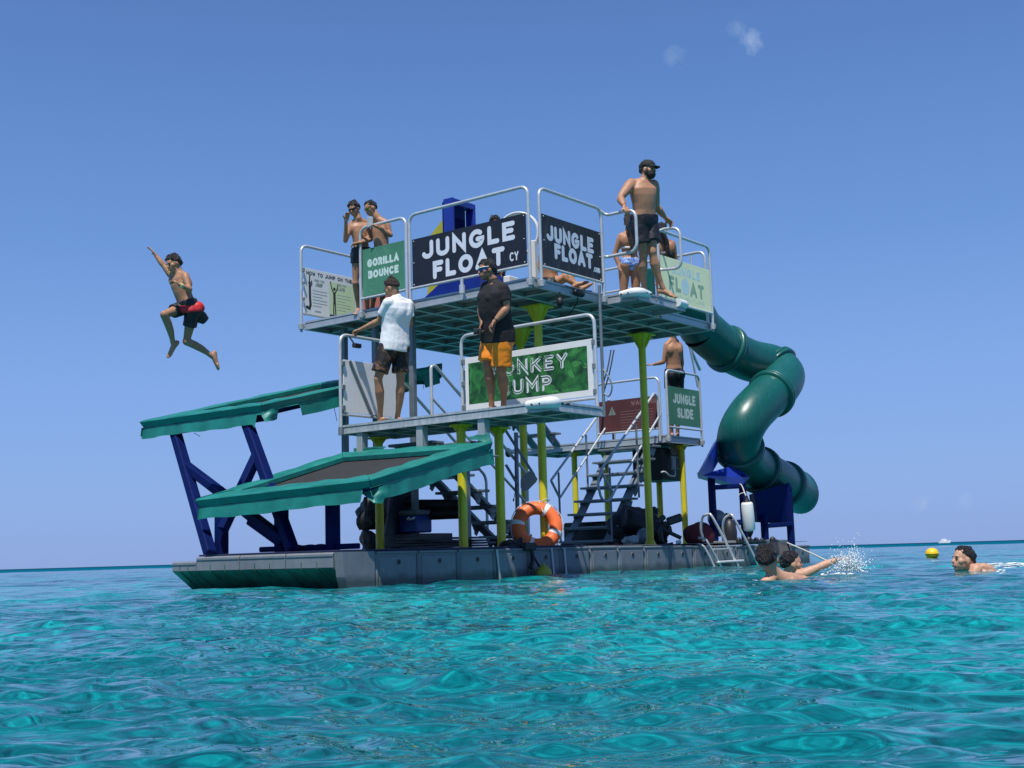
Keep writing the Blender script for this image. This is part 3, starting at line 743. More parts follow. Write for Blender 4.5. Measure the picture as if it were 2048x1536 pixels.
# monkey jump sign
f6 = rail('guard_rail', 'guard rail with MONKEY JUMP leaf sign in white frame on the jump deck', (-.05, 1.14), (-.05, -.895), WL + .01, WL + 1.10, None, foot=0, clamp=False)
W0, W1 = 2.075, 2.745
s6 = panel(f6, 'L', -.052, -.855, 1.085, W0, W1, M['white_frame'], th=.018, bolts=False)
MB().tube([(-.05, 1.14, WL + .11), (-.05, -.895, WL + .11)], .018, 10).build('bottom_rail', M['tube'], f6)
pl = face_L(-.0524, 1.085, W0); Wd, Hd = 1.94, W1 - W0
gm = bpy.data.materials.new('leaf_pattern_print'); gm.use_nodes = True
n, l = gm.node_tree.nodes, gm.node_tree.links
tc = n.new('ShaderNodeTexCoord'); bs = n['Principled BSDF']; bs.inputs['Roughness'].default_value = .5
nz = n.new('ShaderNodeTexNoise'); nz.inputs['Scale'].default_value = 5.5; nz.inputs['Detail'].default_value = 3; nz.inputs['Distortion'].default_value = 1.2
l.new(tc.outputs['Object'], nz.inputs[0]); cr = n.new('ShaderNodeValToRGB'); l.new(nz.outputs[0], cr.inputs[0])
cr.color_ramp.elements[0].position = .35; cr.color_ramp.elements[0].color = (.004, .045, .018, 1); cr.color_ramp.elements[1].position = .68; cr.color_ramp.elements[1].color = (.03, .20, .045, 1)
l.new(cr.outputs[0], bs.inputs['Base Color'])
gx0, gx1, gy0, gy1 = .055, Wd - .075, .075, Hd - .075
b = MB(); b.add([pl(gx0, gy0, .0003), pl(gx1, gy0, .0003), pl(gx1, gy1, .0003), pl(gx0, gy1, .0003)], [(0, 1, 2, 3)]); b.build('leaf_field', gm, f6, s6)
rn = random.Random(5); lf = [MB(), MB()]
for i in range(46):            # palm fronds of the print
    x, y = rn.uniform(gx0, gx1), rn.uniform(gy0, gy1); an = rn.uniform(0, 6.28); L = rn.uniform(.10, .22)
    for s in range(1, 9):
        bx, by = x + math.cos(an) * L * s / 8, y + math.sin(an) * L * s / 8
        for sd in (1, -1):
            a2 = an + sd * .9; ll = L * .33 * math.sin(math.pi * (s + .6) / 9.6)
            ex, ey = bx + math.cos(a2) * ll, by + math.sin(a2) * ll
            if gx0 < ex < gx1 and gy0 < ey < gy1 and gx0 < bx < gx1 and gy0 < by < gy1:
                ribbon(lf[i % 2], [(bx, by), (ex, ey)], .0042, pl, .0005 + .00002 * i, False)
for lf_, mt_ in zip(lf, (mat('frond_print_light', (.07, .32, .08), .55), mat('frond_print_dark', (.002, .035, .018), .55))): lf_.build('frond_print', mt_, f6, s6)['kind'] = 'stuff'
t, t2 = MB(), MB()
gw, gh = gx1 - gx0, gy1 - gy0
for s_, xa, xb, yb, hh in (('MONKEY', gx0 + .175 * gw, gx0 + .845 * gw, gy0 + .56 * gh, .355 * gh), ('JUMP', gx0 + .285 * gw, gx0 + .71 * gw, gy0 + .10 * gh, .355 * gh)):
    t, t2 = MB(), MB(); text(t, s_, xa, xb, yb, hh, .0225, pl, .0009)
    text(t2, s_, xa + .0115, xb - .0115, yb + .0115, hh - .023, .0072, pl, .0016)
    t.build('lettering', M['letter_white'], f6, s6); t2.build('lettering_inline', gm, f6, s6)
for v in (-.875, 1.115):
    for w in (2.12, 2.42, 2.70): MB().box((-.075, v - .03, w - .035), (-.03, v + .02, w + .03), .005).build('clip', M['steel'], f6)
# white board at the left end of the jump deck
f7 = rail('guard_rail', 'guard rail with blank white board at the left end of the jump deck', (-1.03, 2.31), (.0, 2.31), WL + .0, WL + 1.16, WL + .145, foot=.08, clamp=False)
s7 = panel(f7, 'R', 2.298, -.985, .0, 2.105, 2.775, M['white_board'], th=.012, bolts=False)
MB().bar((-.885, 2.285, 2.77), (-.47, 2.285, 2.06), .035, .02, (0, 1, 0)).build('slant_bar', M['steel'], f7)  # grey bar slanting down across the face of the white board
for w in (2.16, 2.42, 2.72): MB().box((-1.03, 2.27, w - .03), (-.975, 2.297, w + .03), .005).build('clip', M['steel'], f7)
MB().tube([(-1.03, 2.31, WL - .12), (-1.03, 2.31, WL - .02)], .034, 12).build('clamp', M['steel'], f7)
c = at(712, 690, v=2.25)
MB().box(c + Vector((-.05, -.03, -.035)), c + Vector((.08, .03, .02)), .01).tube([c + Vector((-.03, 0, .01)), c + Vector((-.1, .02, .1))], .01, 8).build('hanging_clip', M['dark'], f7)
# slide deck rails
u0, v0 = 6.33, 2.03
f8 = rail('guard_rail', 'guard rail with green JUNGLE SLIDE sign in front of the bare backed man', (6.36, 1.99), (7.50, 1.99), WS, WS + 1.12, WS + .14)
A = at(1331, 771, v=1.985); Bp = at(1401, 858, v=1.985)
W0, W1 = 2.40, 3.06
s8 = panel(f8, 'R', 1.984, 6.40, 7.46, W0, W1, M['green_board'], bolts=False)
pl = face_R(1.9836, 6.40, W0); Wd, Hd = 1.06, W1 - W0
words(f8, s8, 'letter_pale', pl, ('JUNGLE', .145, .865, .565, .27, .0225), ('SLIDE', .255, .775, .195, .27, .0225))
creases(f8, s8, 'R', 1.9836, 6.40, 7.46, W0, W1, 8, 12)
f9 = rail('guard_rail', 'guard rail with maroon WARNING board behind the stair handrails', (6.30, 3.40), (6.30, 2.10), WS, WS + 1.0, WS + .12, clamp=False, foot=.02)
W0, W1 = 2.33, 2.90
s9 = panel(f9, 'L', 6.296, 2.14, 3.36, W0, W1, M['maroon'], bolts=False)
pl = face_L(6.2956, 3.36, W0); Wd, Hd = 1.22, W1 - W0
t = MB(); text(t, 'WARNING', .56 * Wd, .98 * Wd, .78 * Hd, .14 * Hd, .010, pl, .0006)
for i in range(7): ribbon(t, [(.38 * Wd, (.62 - .085 * i) * Hd), (.92 * Wd, (.62 - .085 * i) * Hd)], .005, pl, .0011)
t.build('lettering', M['maroon_text'], f9, s9)
t = MB(); t.add([pl(.17 * Wd, .55 * Hd, .0012), pl(.30 * Wd, .55 * Hd, .0012), pl(.235 * Wd, .82 * Hd, .0012)], [(0, 1, 2)]); t.build('triangle_print', M['sign_grey'], f9, s9)
t = MB(); ribbon(t, [(.235 * Wd, .72 * Hd), (.235 * Wd, .64 * Hd)], .008, pl, .0020); ribbon(t, [(.235 * Wd, .59 * Hd), (.235 * Wd, .588 * Hd)], .008, pl, .0020); t.build('exclamation_mark', M['maroon'], f9, s9)
# plain rails at the back of the top deck
f10 = rail('guard_rail', 'plain guard rail along the right end of the top deck behind the FLOAT sign', (4.52, .12), (4.52, 2.05), WU, WU + 1.12, WU + .75, mids=(.12,), clamp=False)
f11 = rail('guard_rail', 'plain guard rail at the back end of the top deck beyond the woman', (4.52, 2.15), (4.52, 4.0), WU, WU + 1.12, WU + .4, clamp=False)
# ------------------------------------------------------------------ stairs
def stair(name, label, u0, w0, u1, w1, va, vb, n, tread_d=.24, sgn=1, over=.07):
    fr = Frame(name, label, 'stairs', (u0, (va + vb) / 2, w0), group='grey metal stairs')
    tm = MB().box((-tread_d / 2, va - over - va, -.036), (tread_d / 2, vb - va + over, 0), .006)
    tm.box((-tread_d / 2 + .02, .05, -.05), (tread_d / 2 - .02, vb - va - .05, -.037), .002)
    tm = tm.mesh('tread', M['steel'])
    copies('tread', tm, fr, [(u0 + (u1 - u0) * i / (n - 1), va, w0 + (w1 - w0) * i / (n - 1)) for i in range(n)])
    d = Vector((u1 - u0, 0, w1 - w0)); e = d * (.6 / (n - 1))
    for v in (va + .1, vb - .1):
        MB().bar(Vector((u0, v, w0 - .05)) - e, Vector((u1, v, w1 - .05)) + e * .3, .05, .15, (0, 1, 0), .006).build('stringer', M['steel'], fr)
    bm = MB().prism([(-.11, 0, -.05), (.11, 0, -.05), (.05 * sgn, 0, -.16), (0, 0, -.20), (-.05 * sgn, 0, -.13)], (0, .02, 0)).mesh('tread_bracket', M['steel'])
    copies('tread_bracket', bm, fr, [(u0 + (u1 - u0) * i / (n - 1), v, w0 + (w1 - w0) * i / (n - 1)) for i in range(n) for v in (va + .03, vb - .06)])
    return fr
st1 = stair('staircase', 'open grey staircase climbing right to the slide deck behind the lifebuoy', 4.78, .47, 6.16, 2.04, 2.17, 3.16, 8)
st2 = stair('staircase', 'dark staircase from the landing up towards the top deck half hidden by the jump deck', 6.1, 2.42, 4.75, 3.45, 4.2, 4.9, 5, sgn=-1)
st3 = stair('staircase', 'grey staircase under the near trampoline rising left to the jump deck', 1.95, .55, .12, 1.76, 1.78, 2.42, 7, sgn=-1)
def handrail(fr, v, pa, pb, ma, mb_, posts, loop_h=.12):
    a, b = at(*pa, v=v), at(*pb, v=v); c, d = at(*ma, v=v), at(*mb_, v=v)
    du = (b - a).normalized()
    top = [Vector((c.x - .02, v, c.z - .02)), a - du * .04, a, b, b + du * .05, Vector((b.x + .14, v, b.z - .03)), Vector((b.x + .17, v, WS - .1))]
    MB().tube(fillet(top, .09, 7), .0215, 10).build('handrail', M['tube'], fr)
    MB().tube([c, d, ], .018, 8).build('middle_rail', M['tube'], fr)
    for px, py0, py1 in posts:
        p, q = at(px, py0, v=v), at(px, py1, v=v)
        MB().tube([Vector((p.x, v, q.z)), Vector((p.x, v, p.z))], .018, 8).build('rail_post', M['steel'], fr)
handrail(st1, 3.24, (1104, 958), (1216, 803), (1121, 994), (1222, 839), [(1117, 945, 1085), (1172, 870, 1010), (1224, 815, 900)])
handrail(st1, 2.10, (1203, 938), (1306, 790), (1228, 984), (1322, 826), [(1219, 935, 1084), (1272, 850, 995)])
b = MB().tube(fillet([at(1203, 938, v=2.08), at(1195, 965, v=2.08), at(1203, 1000, v=2.08), at(1218, 1004, v=2.08), at(1228, 984, v=2.08)], .1, 8), .0215, 10)
b.build('handrail_end', M['tube'], st1)
# handrails of the stair that reaches the jump deck
b = MB().tube(fillet([(.02, 1.72, WL - .0), (.02, 1.72, 2.72), (.10, 1.72, 2.74), (2.0, 1.72, 1.40), (2.0, 1.72, .5)], .1, 8), .021, 10); b.build('handrail', M['tube'], st3)
b = MB().tube([(.04, 1.72, 2.30), (1.98, 1.72, .98)], .017, 8); b.build('middle_rail', M['tube'], st3)
b = MB().tube(fillet([(.02, 2.46, WL), (.02, 2.46, 2.72), (.10, 2.46, 2.74), (2.0, 2.46, 1.40), (2.0, 2.46, .5)], .1, 8), .021, 10); b.build('handrail', M['tube'], st3)
b = MB().tube(fillet([(.02, 1.16, WL), (.02, 1.16, 2.62), (.16, 1.16, 2.62), (.16, 1.16, WL)], .08, 8), .021, 10); b.build('gate_hoop', M['tube'], st3)
# frame behind the jump deck rail: thin pipes and cables seen right of the MONKEY JUMP sign
pc = Frame('pipe_bundle', 'grey pipes and black cables hanging right of the MONKEY JUMP sign', 'cables', at(1210, 760, u=.6))
pa = at(1203, 690, u=.6); pb_ = at(1207, 830, u=.6)
MB().tube([Vector((pa.x, pa.y, zt)), Vector((pa.x, pa.y, 1.9))], .02, 8).build('pipe', M['steel'], pc)
for k, (x0, y0, x1, y1) in enumerate(((1228, 700, 1206, 790), (1222, 700, 1204, 775))):
    MB().tube(catmull([at(x0, y0, u=.8), at((x0 + x1) / 2 + 2, (y0 + y1) / 2, u=.7), at(x1, y1, u=.6)]), .009, 6).build('cable', M['black'], pc)
MB().tube(catmull([at(1204, 735, u=.6), at(1218, 755, u=.6), at(1224, 775, u=.6), at(1218, 792, u=.6), at(1206, 785, u=.6)]), .010, 8).build('cable_loop', M['steel'], pc)
# slanted stays left of the lifebuoy post, oval plate and loudspeaker
sy = Frame('stay_rig', 'grey upright with two slanted stays between the yellow posts left of the lifebuoy', 'frame', at(1034, 1060, u=1.7))
MB().tube([at(1032, 865, u=1.7), at(1036, 1080, u=1.7)], .03, 10).build('upright', M['steel'], sy)
MB().tube([at(1012, 862, u=1.6), at(1068, 950, u=1.6)], .02, 8).build('stay', M['steel'], sy)
MB().tube([at(1012, 930, u=1.6), at(1036, 970, u=1.6)], .02, 8).build('stay', M['steel'], sy)
MB().tube([at(1031, 912, u=1.6), at(1030, 985, u=1.6), at(1027, 1003, u=1.6)], .005, 6).ell(at(1027, 1000, u=1.6), .012, .012, .02).build('hanging_cord', M['black'], sy)
dp = [(1058, 942), (1066, 943), (1075, 958), (1072, 964), (1056, 980), (1046, 982), (1041, 975), (1041, 960), (1046, 951)]
MB().prism([at(x, y, u=1.5) for x, y in dp], (.03, 0.02, 0)).single('flat_plate', M['steel_light'], 'tilted grey oval plate hanging between the two yellow posts above the lifebuoy', 'plate', at(1058, 962, u=1.5))
c = at(1025, 904, u=2.6)
h = Frame('loudspeaker', 'small white horn loudspeaker left of the yellow post under the jump deck', 'loudspeaker', c)
MB().tube([c + Vector((-.09, .02, .0)), c + Vector((.0, .0, 0)), c + Vector((.14, 0, .03))], [.062, .03, .035], 14).build('horn', M['white_plastic'], h)
MB().ell(c + Vector((-.07, .02, -.02)), .035, .06, .06).build('bracket', M['dark'], h)

# ------------------------------------------------------------------ trampolines
def trampoline(label, c, padw, skirt, seed, torn=(), group=None):
    """c: outer right, outer left, back left, back right corners"""
    orr, ol, bl, br_ = [Vector(x) for x in c]
    fr = Frame('trampoline', label, 'trampoline', (orr + ol + bl + br_) / 4, group='tilted trampolines')
    nrm = (ol - orr).cross(br_ - orr); nrm = nrm if nrm.z > 0 else -nrm; nrm.normalize()
    cor = [orr, ol, bl, br_]
    def inset(d):
        out = []
        for i in range(4):
            a = (cor[i - 1] - cor[i]).normalized(); b_ = (cor[(i + 1) % 4] - cor[i]).normalized()
            out.append(cor[i] + (a + b_) * d)
        return out
    inn = inset(padw)
    rn = random.Random(seed)
    for i in range(4):
        a, b_, ai, bi = cor[i], cor[(i + 1) % 4], inn[i], inn[(i + 1) % 4]
        e = (b_ - a).normalized() * .004
        N = 14; up, lo = [], []
        mb = MB(); rows = []
        prof = [(.09, -.085), (0.0, -.004), (.03, .006), (.15, .016), (.5, .020), (.9, .014), (1.0, 0), (1.0, -.05)]
        for k in range(N + 1):
            s = k / N; p0 = (a + e).lerp(b_ - e, s); p1 = (ai + e).lerp(bi - e, s); jit = .006 * math.sin(s * 23 + seed) + .004 * rn.uniform(-1, 1)
            rows.append([p0.lerp(p1, t) + nrm * (h + (jit if 0 < t < 1 else 0)) for t, h in prof])
        vs = [p for r_ in rows for p in r_]; m_ = len(prof)
        fs = [(k * m_ + j, (k + 1) * m_ + j, (k + 1) * m_ + j + 1, k * m_ + j + 1) for k in range(N) for j in range(m_ - 1)]
        fs += [(k * m_, k * m_ + m_ - 1, (k + 1) * m_ + m_ - 1, (k + 1) * m_) for k in range(N)]
        fs += [tuple(range(m_)), tuple(range(N * m_, N * m_ + m_))[::-1]]
        mb.add(vs, fs, False); o = mb.build('pad', M['vinyl'], fr)
        # hanging skirt
        out = (a - ai + b_ - bi); out.z = 0; out.normalize()
        sk = MB(); N = 60; rows = []
        for k in range(N + 1):
            s = k / N; p = a.lerp(b_, s) - nrm * .080 - out * .035; d = skirt[i] * (1 + .03 * math.sin(s * 31 + seed) + .05 * math.sin(s * 9 + seed))
            cut = 0
            for (ei, s0, s1, dep) in torn:
                if ei == i and s0 < s < s1: d *= dep
            row = []
            for j in range(7):
                t_ = j / 6
                row.append(p + out * (.012 + t_ * (.010 + .008 * math.sin(s * 26 + i * 2 + seed) + .006 * math.sin(s * 61 + 1))) - Vector((0, 0, d * t_)))
            rows.append(row)
        sk.add([p for r_ in rows for p in r_], [(k * 7 + j, (k + 1) * 7 + j, (k + 1) * 7 + j + 1, k * 7 + j + 1) for k in range(N) for j in range(6)], True)
        sk.build('skirt', M['vinyl'], fr, o)
    inn2 = inset(padw - .03)
    N = 10; mb = MB(); vs = []
    for i in range(N + 1):
        for j in range(N + 1):
            s, t_ = i / N, j / N
            p = inn2[0].lerp(inn2[1], s).lerp(inn2[3].lerp(inn2[2], s), t_)
            vs.append(p - nrm * (.06 + .05 * math.sin(math.pi * s) * math.sin(math.pi * t_)))
    mb.add(vs, [(i * (N + 1) + j, (i + 1) * (N + 1) + j, (i + 1) * (N + 1) + j + 1, i * (N + 1) + j + 1) for i in range(N) for j in range(N)], True)
    mb.build('jumping_mat', M['mat_black'], fr)
    ins = inset(.1)
    MB().tube(fillet([p - nrm * .09 for p in ins], .1, 5, True) + [ins[0] - nrm * .09], .035, 10).build('frame', M['blue'], fr)
    return fr, cor, nrm
tr1, c1, n1 = trampoline('near teal padded trampoline tilted below the jump deck with torn front corner skirt',
    [(-2.95, -.06, 1.06), (-3.28, 2.29, .965), (-1.04, 2.28, 1.59), (-.98, -.08, 1.545)], .31, [.135, .12, .10, .16], 2, torn=((0, -.01, .06, .02), (3, .90, 1.01, .02)))
tr2, c2, n2 = trampoline('far teal padded trampoline tilted below the boys at the left behind the jump deck',
    [(-2.18, 2.47, 2.125), (-2.18, 4.86, 2.125), (1.05, 4.9, 2.93), (1.05, 2.47, 2.91)], .34, [.14, .12, .14, .17], 5, torn=((0, -.01, .055, .25), (0, .055, .07, 1.35), (3, .80, 1.01, .06), (3, .10, .18, .3)))
def flap(fr, pts, name='torn_flap', mt='vinyl'):
    a = [Vector(p) for p in pts]; mb = MB(); N = 8; vs = []
    nn = (a[1] - a[0]).cross(a[3] - a[0]).normalized()
    for i in range(N + 1):
        for j in range(N + 1):
            p = a[0].lerp(a[1], i / N).lerp(a[3].lerp(a[2], i / N), j / N)
            vs.append(p + nn * (.010 * math.sin(i * .8 + j * .4) + .006 * math.sin(j * 1.1)))
    mb.add(vs, [(i * (N + 1) + j, (i + 1) * (N + 1) + j, (i + 1) * (N + 1) + j + 1, i * (N + 1) + j + 1) for i in range(N) for j in range(N)], True)
    mb.build(name, M[mt], fr)
F_ = lambda x, y, u=-2.9: at(x, y, u=u)
flap(tr1, [F_(722, 985), F_(783, 968, -2.75), F_(764, 1006, -2.8), F_(748, 1006, -2.9)])
flap(tr1, [F_(975, 893, -1.05), F_(986, 905, -1.0), F_(972, 912, -1.05), F_(960, 905, -1.1)])
flap(tr1, [F_(708, 911, -1.0), F_(752, 908, -1.0), F_(775, 893, -.95), F_(708, 896, -.98)], mt='vinyl_dark')
flap(tr1, [F_(940, 880, -1.1), F_(985, 885, -1.0), F_(978, 866, -.97), F_(930, 874, -1.0)], mt='vinyl_dark')
flap(tr2, [F_(521, 826, -2.2), F_(558, 812, -2.0), F_(554, 838, -2.0), F_(531, 845, -2.2)])
flap(tr2, [F_(835, 738, .95), F_(884, 726, 1.05), F_(883, 756, 1.05), F_(846, 762, .95)], mt='vinyl_dark')
MB().tube(catmull([F_(388, 866, -2.15), F_(394, 869, -2.17), F_(400, 873, -2.19)]), .004, 5).build('loose_thread', M['black'], tr2)
MB().tube([F_(847, 762, 1.05), F_(847, 778, 1.05)], .004, 5).build('loose_thread', M['black'], tr2)
MB().tube(catmull([F_(668, 815, -1.0), F_(671, 828, -1.0), F_(674, 842, -1.0)]), .004, 5).build('loose_thread', M['black'], tr2)

# blue legs
def leg(fr, nm, p, q, s=.12, up=(1, 0, 0)): MB().bar(p, q, s, s, up, .012).build(nm, M['blue'], fr)
def onp(px, u):
    q = at(px, 1100, u=u); return Vector((u, q.y, WP + .022))
bs1 = Frame('trampoline_stand', 'navy blue stand of slanted legs and braces under the far trampoline', 'stand', onp(500, -2.75))
a0, a1 = at(350, 862, u=-2.02), onp(421, -2.80); b0, b1 = at(492, 840, u=-2.02), onp(586, -2.80)
leg(bs1, 'leg', a0, a1); leg(bs1, 'leg', b0, b1)
leg(bs1, 'slant_bar', a0.lerp(a1, .30), at(569, 1082, u=-2.72), .11); leg(bs1, 'slant_bar', b0.lerp(b1, .28), at(445, 1060, u=-2.70), .11)
leg(bs1, 'head_beam', a0 + Vector((0, .05, -.0)), b0 + Vector((0, -.45, -.0)), .08)
for v in (2.8, 4.3): leg(bs1, 'side_beam', (-2.05, v, 2.03), (1.0, v, 2.79), .08, (0, 1, 0))
bs2 = Frame('trampoline_stand', 'navy blue stand of upright posts under the near trampoline', 'stand', onp(560, -2.65))
for px in (443, 563, 666):
    p = onp(px, -2.60); leg(bs2, 'leg', p, Vector((p.x, p.y, 1.02)), .125, (0, 1, 0))
leg(bs2, 'head_beam', (-2.60, .1, 1.02), (-2.60, 2.0, .98), .10)
for v in (.35, 1.9): leg(bs2, 'side_beam', (-2.9, v, .93), (-1.1, v, 1.40), .09, (0, 1, 0))
leg(bs2, 'slant_bar', at(500, 1040, u=-2.60), at(563, 1085, u=-2.60), .10)
leg(bs2, 'foot_beam', (-2.60, .45, WP + .06), (-2.60, 2.0, WP + .06), .06)

# ------------------------------------------------------------------ tube slide
SL = [(1402, 657, 20.5), (1447, 694, 20.8), (1497, 720, 21.2), (1543, 731, 21.5), (1567, 750, 21.3), (1556, 775, 20.9), (1528, 800, 20.5), (1500, 830, 20.2),
      (1482, 862, 20.1), (1478, 893, 20.3), (1491, 922, 20.7), (1518, 940, 21.1), (1546, 955, 21.5), (1568, 968, 21.9), (1586, 978, 22.3)]
path = catmull([at(x, y, D=d) for x, y, d in SL], 8)
sl = Frame('tube_slide', 'dark green spiral tube slide winding down the right end of the float', 'slide', at(1478, 1090, D=20.3))
cuts = [0, 9, 27, 44, 73, 88, 104, 112]
RS = .355
for i in range(len(cuts) - 1):
    seg = path[cuts[i]:cuts[i + 1] + 1]
    MB().tube(seg, RS, 32, caps=False).build('slide_segment', M['slide'], sl)
for i in cuts[1:-1]:
    d = (path[i + 1] - path[i - 1]).normalized(); c = path[i]
    b = MB()
    prof = [(-.06, RS - .002), (-.058, RS + .050), (-.008, RS + .056), (-.006, RS + .02), (.006, RS + .02), (.008, RS + .056), (.058, RS + .050), (.06, RS - .002)]
    s = d.cross(Vector((0, 0, 1))).normalized(); t_ = d.cross(s); n_ = 36; vs = []
    for o_, r_ in prof:
        for k in range(n_):
            a = 2 * math.pi * k / n_; vs.append(c + d * o_ + (s * math.cos(a) + t_ * math.sin(a)) * r_)
    b.add(vs, [(j * n_ + k, j * n_ + (k + 1) % n_, (j + 1) * n_ + (k + 1) % n_, (j + 1) * n_ + k) for j in range(len(prof) - 1) for k in range(n_)], True)
    b.build('flange', M['slide'], sl)
# lip at the open end
c = path[-1]; d = (path[-1] - path[-5]).normalized(); s = d.cross(Vector((0, 0, 1))).normalized(); t_ = s.cross(d)
b = MB(); vs = []; n_ = 32
for o_, grow in ((0, 1.0), (.12, 1.0), (.26, 1.02), (.36, 1.06), (.37, 1.00), (.26, .97), (.0, .96)):
    for k in range(n_):
        a = 2 * math.pi * k / n_; low = .5 - .5 * math.sin(a)       # the lower half reaches farther out
        vs.append(c + d * (o_ * (.35 + .9 * low)) + (s * math.cos(a) + t_ * math.sin(a)) * RS * grow)
b.add(vs, [(i * n_ + k, i * n_ + (k + 1) % n_, (i + 1) * n_ + (k + 1) % n_, (i + 1) * n_ + k) for i in range(6) for k in range(n_)], True)
b.build('exit_lip', M['slide'], sl)
# entrance hood near deck level
pe = path[0]; q = at(1380, 622, D=20.3)
MB().tube(catmull([q + Vector((-.25, .15, .12)), q, pe], 5), RS, 28, caps=False).build('slide_segment', M['slide'], sl)
MB().ring(q + Vector((-.25, .15, .12)), q - pe, RS + .02, .035, 32, 10).build('entry_ring', M['slide'], sl)

def DB(x, y, D): return at(x, y, D=D)
ss1 = Frame('slide_stand', 'blue stand with angled cradle plate and ladder legs under the big slide bend', 'stand', DB(1450, 1088, 19.6))
c0, c1_, c2_, c3 = DB(1402, 946, 19.2), DB(1433, 884, 20.2), DB(1520, 905, 20.7), DB(1484, 968, 19.9)
MB().prism([DB(1403, 940, 19.3), DB(1434, 880, 19.9), DB(1436, 925, 20.1), DB(1425, 945, 19.6)], Vector((.35, .25, 0))).build('cradle_plate', M['blue_plastic'], ss1)
MB().prism([DB(1403, 940, 19.25), DB(1405, 951, 19.25), DB(1482, 972, 19.9), DB(1500, 955, 20.1), DB(1470, 930, 20.2), DB(1425, 943, 19.6)], Vector((.30, .25, -.02))).build('cradle_plate', M['blue_plastic'], ss1)
for x0, x1, D in ((1418, 1429, 19.5), (1478, 1491, 19.9)):
    p, q = DB(x0, 948, D), DB(x1, 1088, D); q.z = wp(q.x) + .01
    p = Vector((q.x, q.y, p.z)); leg(ss1, 'leg', q, p, .095, (0, 1, 0))
leg(ss1, 'rung', DB(1426, 975, 19.5), DB(1482, 972, 19.9), .07); leg(ss1, 'rung', DB(1430, 1048, 19.5), DB(1488, 1044, 19.9), .08)
ss2 = Frame('slide_stand', 'navy blue boxed stand under the lower end of the tube slide', 'stand', DB(1558, 1088, 20.5))
MB().prism([DB(1508, 986, 20.4), DB(1515, 1042, 20.4), DB(1583, 1047, 20.7), DB(1584, 975, 20.7), DB(1578, 965, 20.7)], Vector((.5, .35, 0))).build('side_plate', M['blue'], ss2)
for x0, D in ((1531, 20.35), (1583, 20.6)):
    q = DB(x0, 1088, D); q.z = wp(q.x) + .0; p = DB(x0, 985 if x0 > 1560 else 1030, D); leg(ss2, 'leg', q, Vector((q.x, q.y, p.z)), .10, (0, 1, 0))
leg(ss2, 'rung', DB(1530, 1052, 20.35), DB(1583, 1048, 20.6), .07)

# ------------------------------------------------------------------ loose things on the float
lb = Frame('lifebuoy', 'orange lifebuoy with white bands hung on the yellow post at the pontoon edge', 'lifebuoy', at(1074, 1053, D=16.05))
c = at(1074, 1053, D=16.05); axw = Vector((0.10, -1.0, 0.26)); ax = Vector((axw.dot(AX), axw.dot(BX), axw.z)).normalized()
RB, rb = .243, .085
ring = MB().ring(c, ax, RB, rb, 56, 16, .8).build('ring', M['orange'], lb)
s = ax.cross(Vector((0, 0, 1))).normalized(); t_ = ax.cross(s)
if t_.z < 0: t_ = -t_
sr = Vector((-math.sin(TH) * 0, 0, 0))
right = Vector((_r.dot(AX), _r.dot(BX), _r.z)); right = (right - ax * right.dot(ax)).normalized(); upv = right.cross(-ax).normalized() if right.cross(-ax).z > 0 else ax.cross(right).normalized()
for ang in (62, 172, -18, 252):
    b = MB(); vs = []
    for a in np.linspace(ang - 6, ang + 6, 5):
        d = right * math.cos(R(a)) + upv * math.sin(R(a))
        for k in range(16):
            q = 2 * math.pi * k / 16; vs.append(c + d * (RB + (rb + .004) * math.cos(q)) + ax * ((rb + .004) * .8 * math.sin(q)))
    b.add(vs, [(i * 16 + k, i * 16 + (k + 1) % 16, (i + 1) * 16 + (k + 1) % 16, (i + 1) * 16 + k) for i in range(4) for k in range(16)], True)
    b.build('reflective_band', M['reflective'], lb)
b = MB()
pts = []
for a in range(0, 361, 10):
    d = right * math.cos(R(a)) + upv * math.sin(R(a)); sag = .012 * abs(math.sin(R(a * 2 + 10)))
    pts.append(c + d * (RB + rb + .006 + sag))
b.tube(pts, .006, 6, caps=False).build('grab_line', M['rope'], lb)
p = c + upv * (RB + rb)
MB().tube(catmull([p + right * .07 - upv * .16 + ax * .08, p + right * .03 + ax * .03, p + right * .05 + upv * .01, Vector((1.02, .69, p.z + .03)), Vector((1.15, .72, p.z + .02)), p + right * .1 - upv * .03 + ax * .04]), .007, 6).build('lashing', M['rope'], lb)

kit = Frame('black_strap', 'black straps and hook hanging over the pontoon edge in front of the lifebuoy', 'strap', at(1060, 1095, v=.15))
b = MB()
b.tube(catmull([at(1035, 1092, v=.22), at(1042, 1076, v=.2), at(1046, 1092, v=.18), at(1060, 1090, v=.17), at(1072, 1090, v=.16)]), .016, 8)
b.bar(at(1048, 1093, v=.17), at(1070, 1093, v=.17), .05, .09, (0, 0, 1), .01)
b.tube(catmull([at(1063, 1098, v=.17), at(1066, 1115, v=.15), at(1064, 1128, v=.14), at(1060, 1136, v=.14)]), .024, 8)
b.tube(catmull([at(1065, 1108, v=.15), at(1080, 1135, v=.12), at(1094, 1158, v=.08)]), .013, 8)
b.tube(catmull([at(1062, 1125, v=.14), at(1070, 1150, v=.1), at(1068, 1165, v=.08)]), .007, 6)
b.build('webbing', M['black'], kit)
c = at(1088, 1148, v=.05)
MB().ell(c, .11, .09, .10).tube([c + Vector((0, 0, .08)), c + Vector((0, 0, .13))], .02, 8).single('fender_buoy', M['yellow_dull'], 'dull yellow round fender floating against the pontoon below the lifebuoy', 'fender', c)

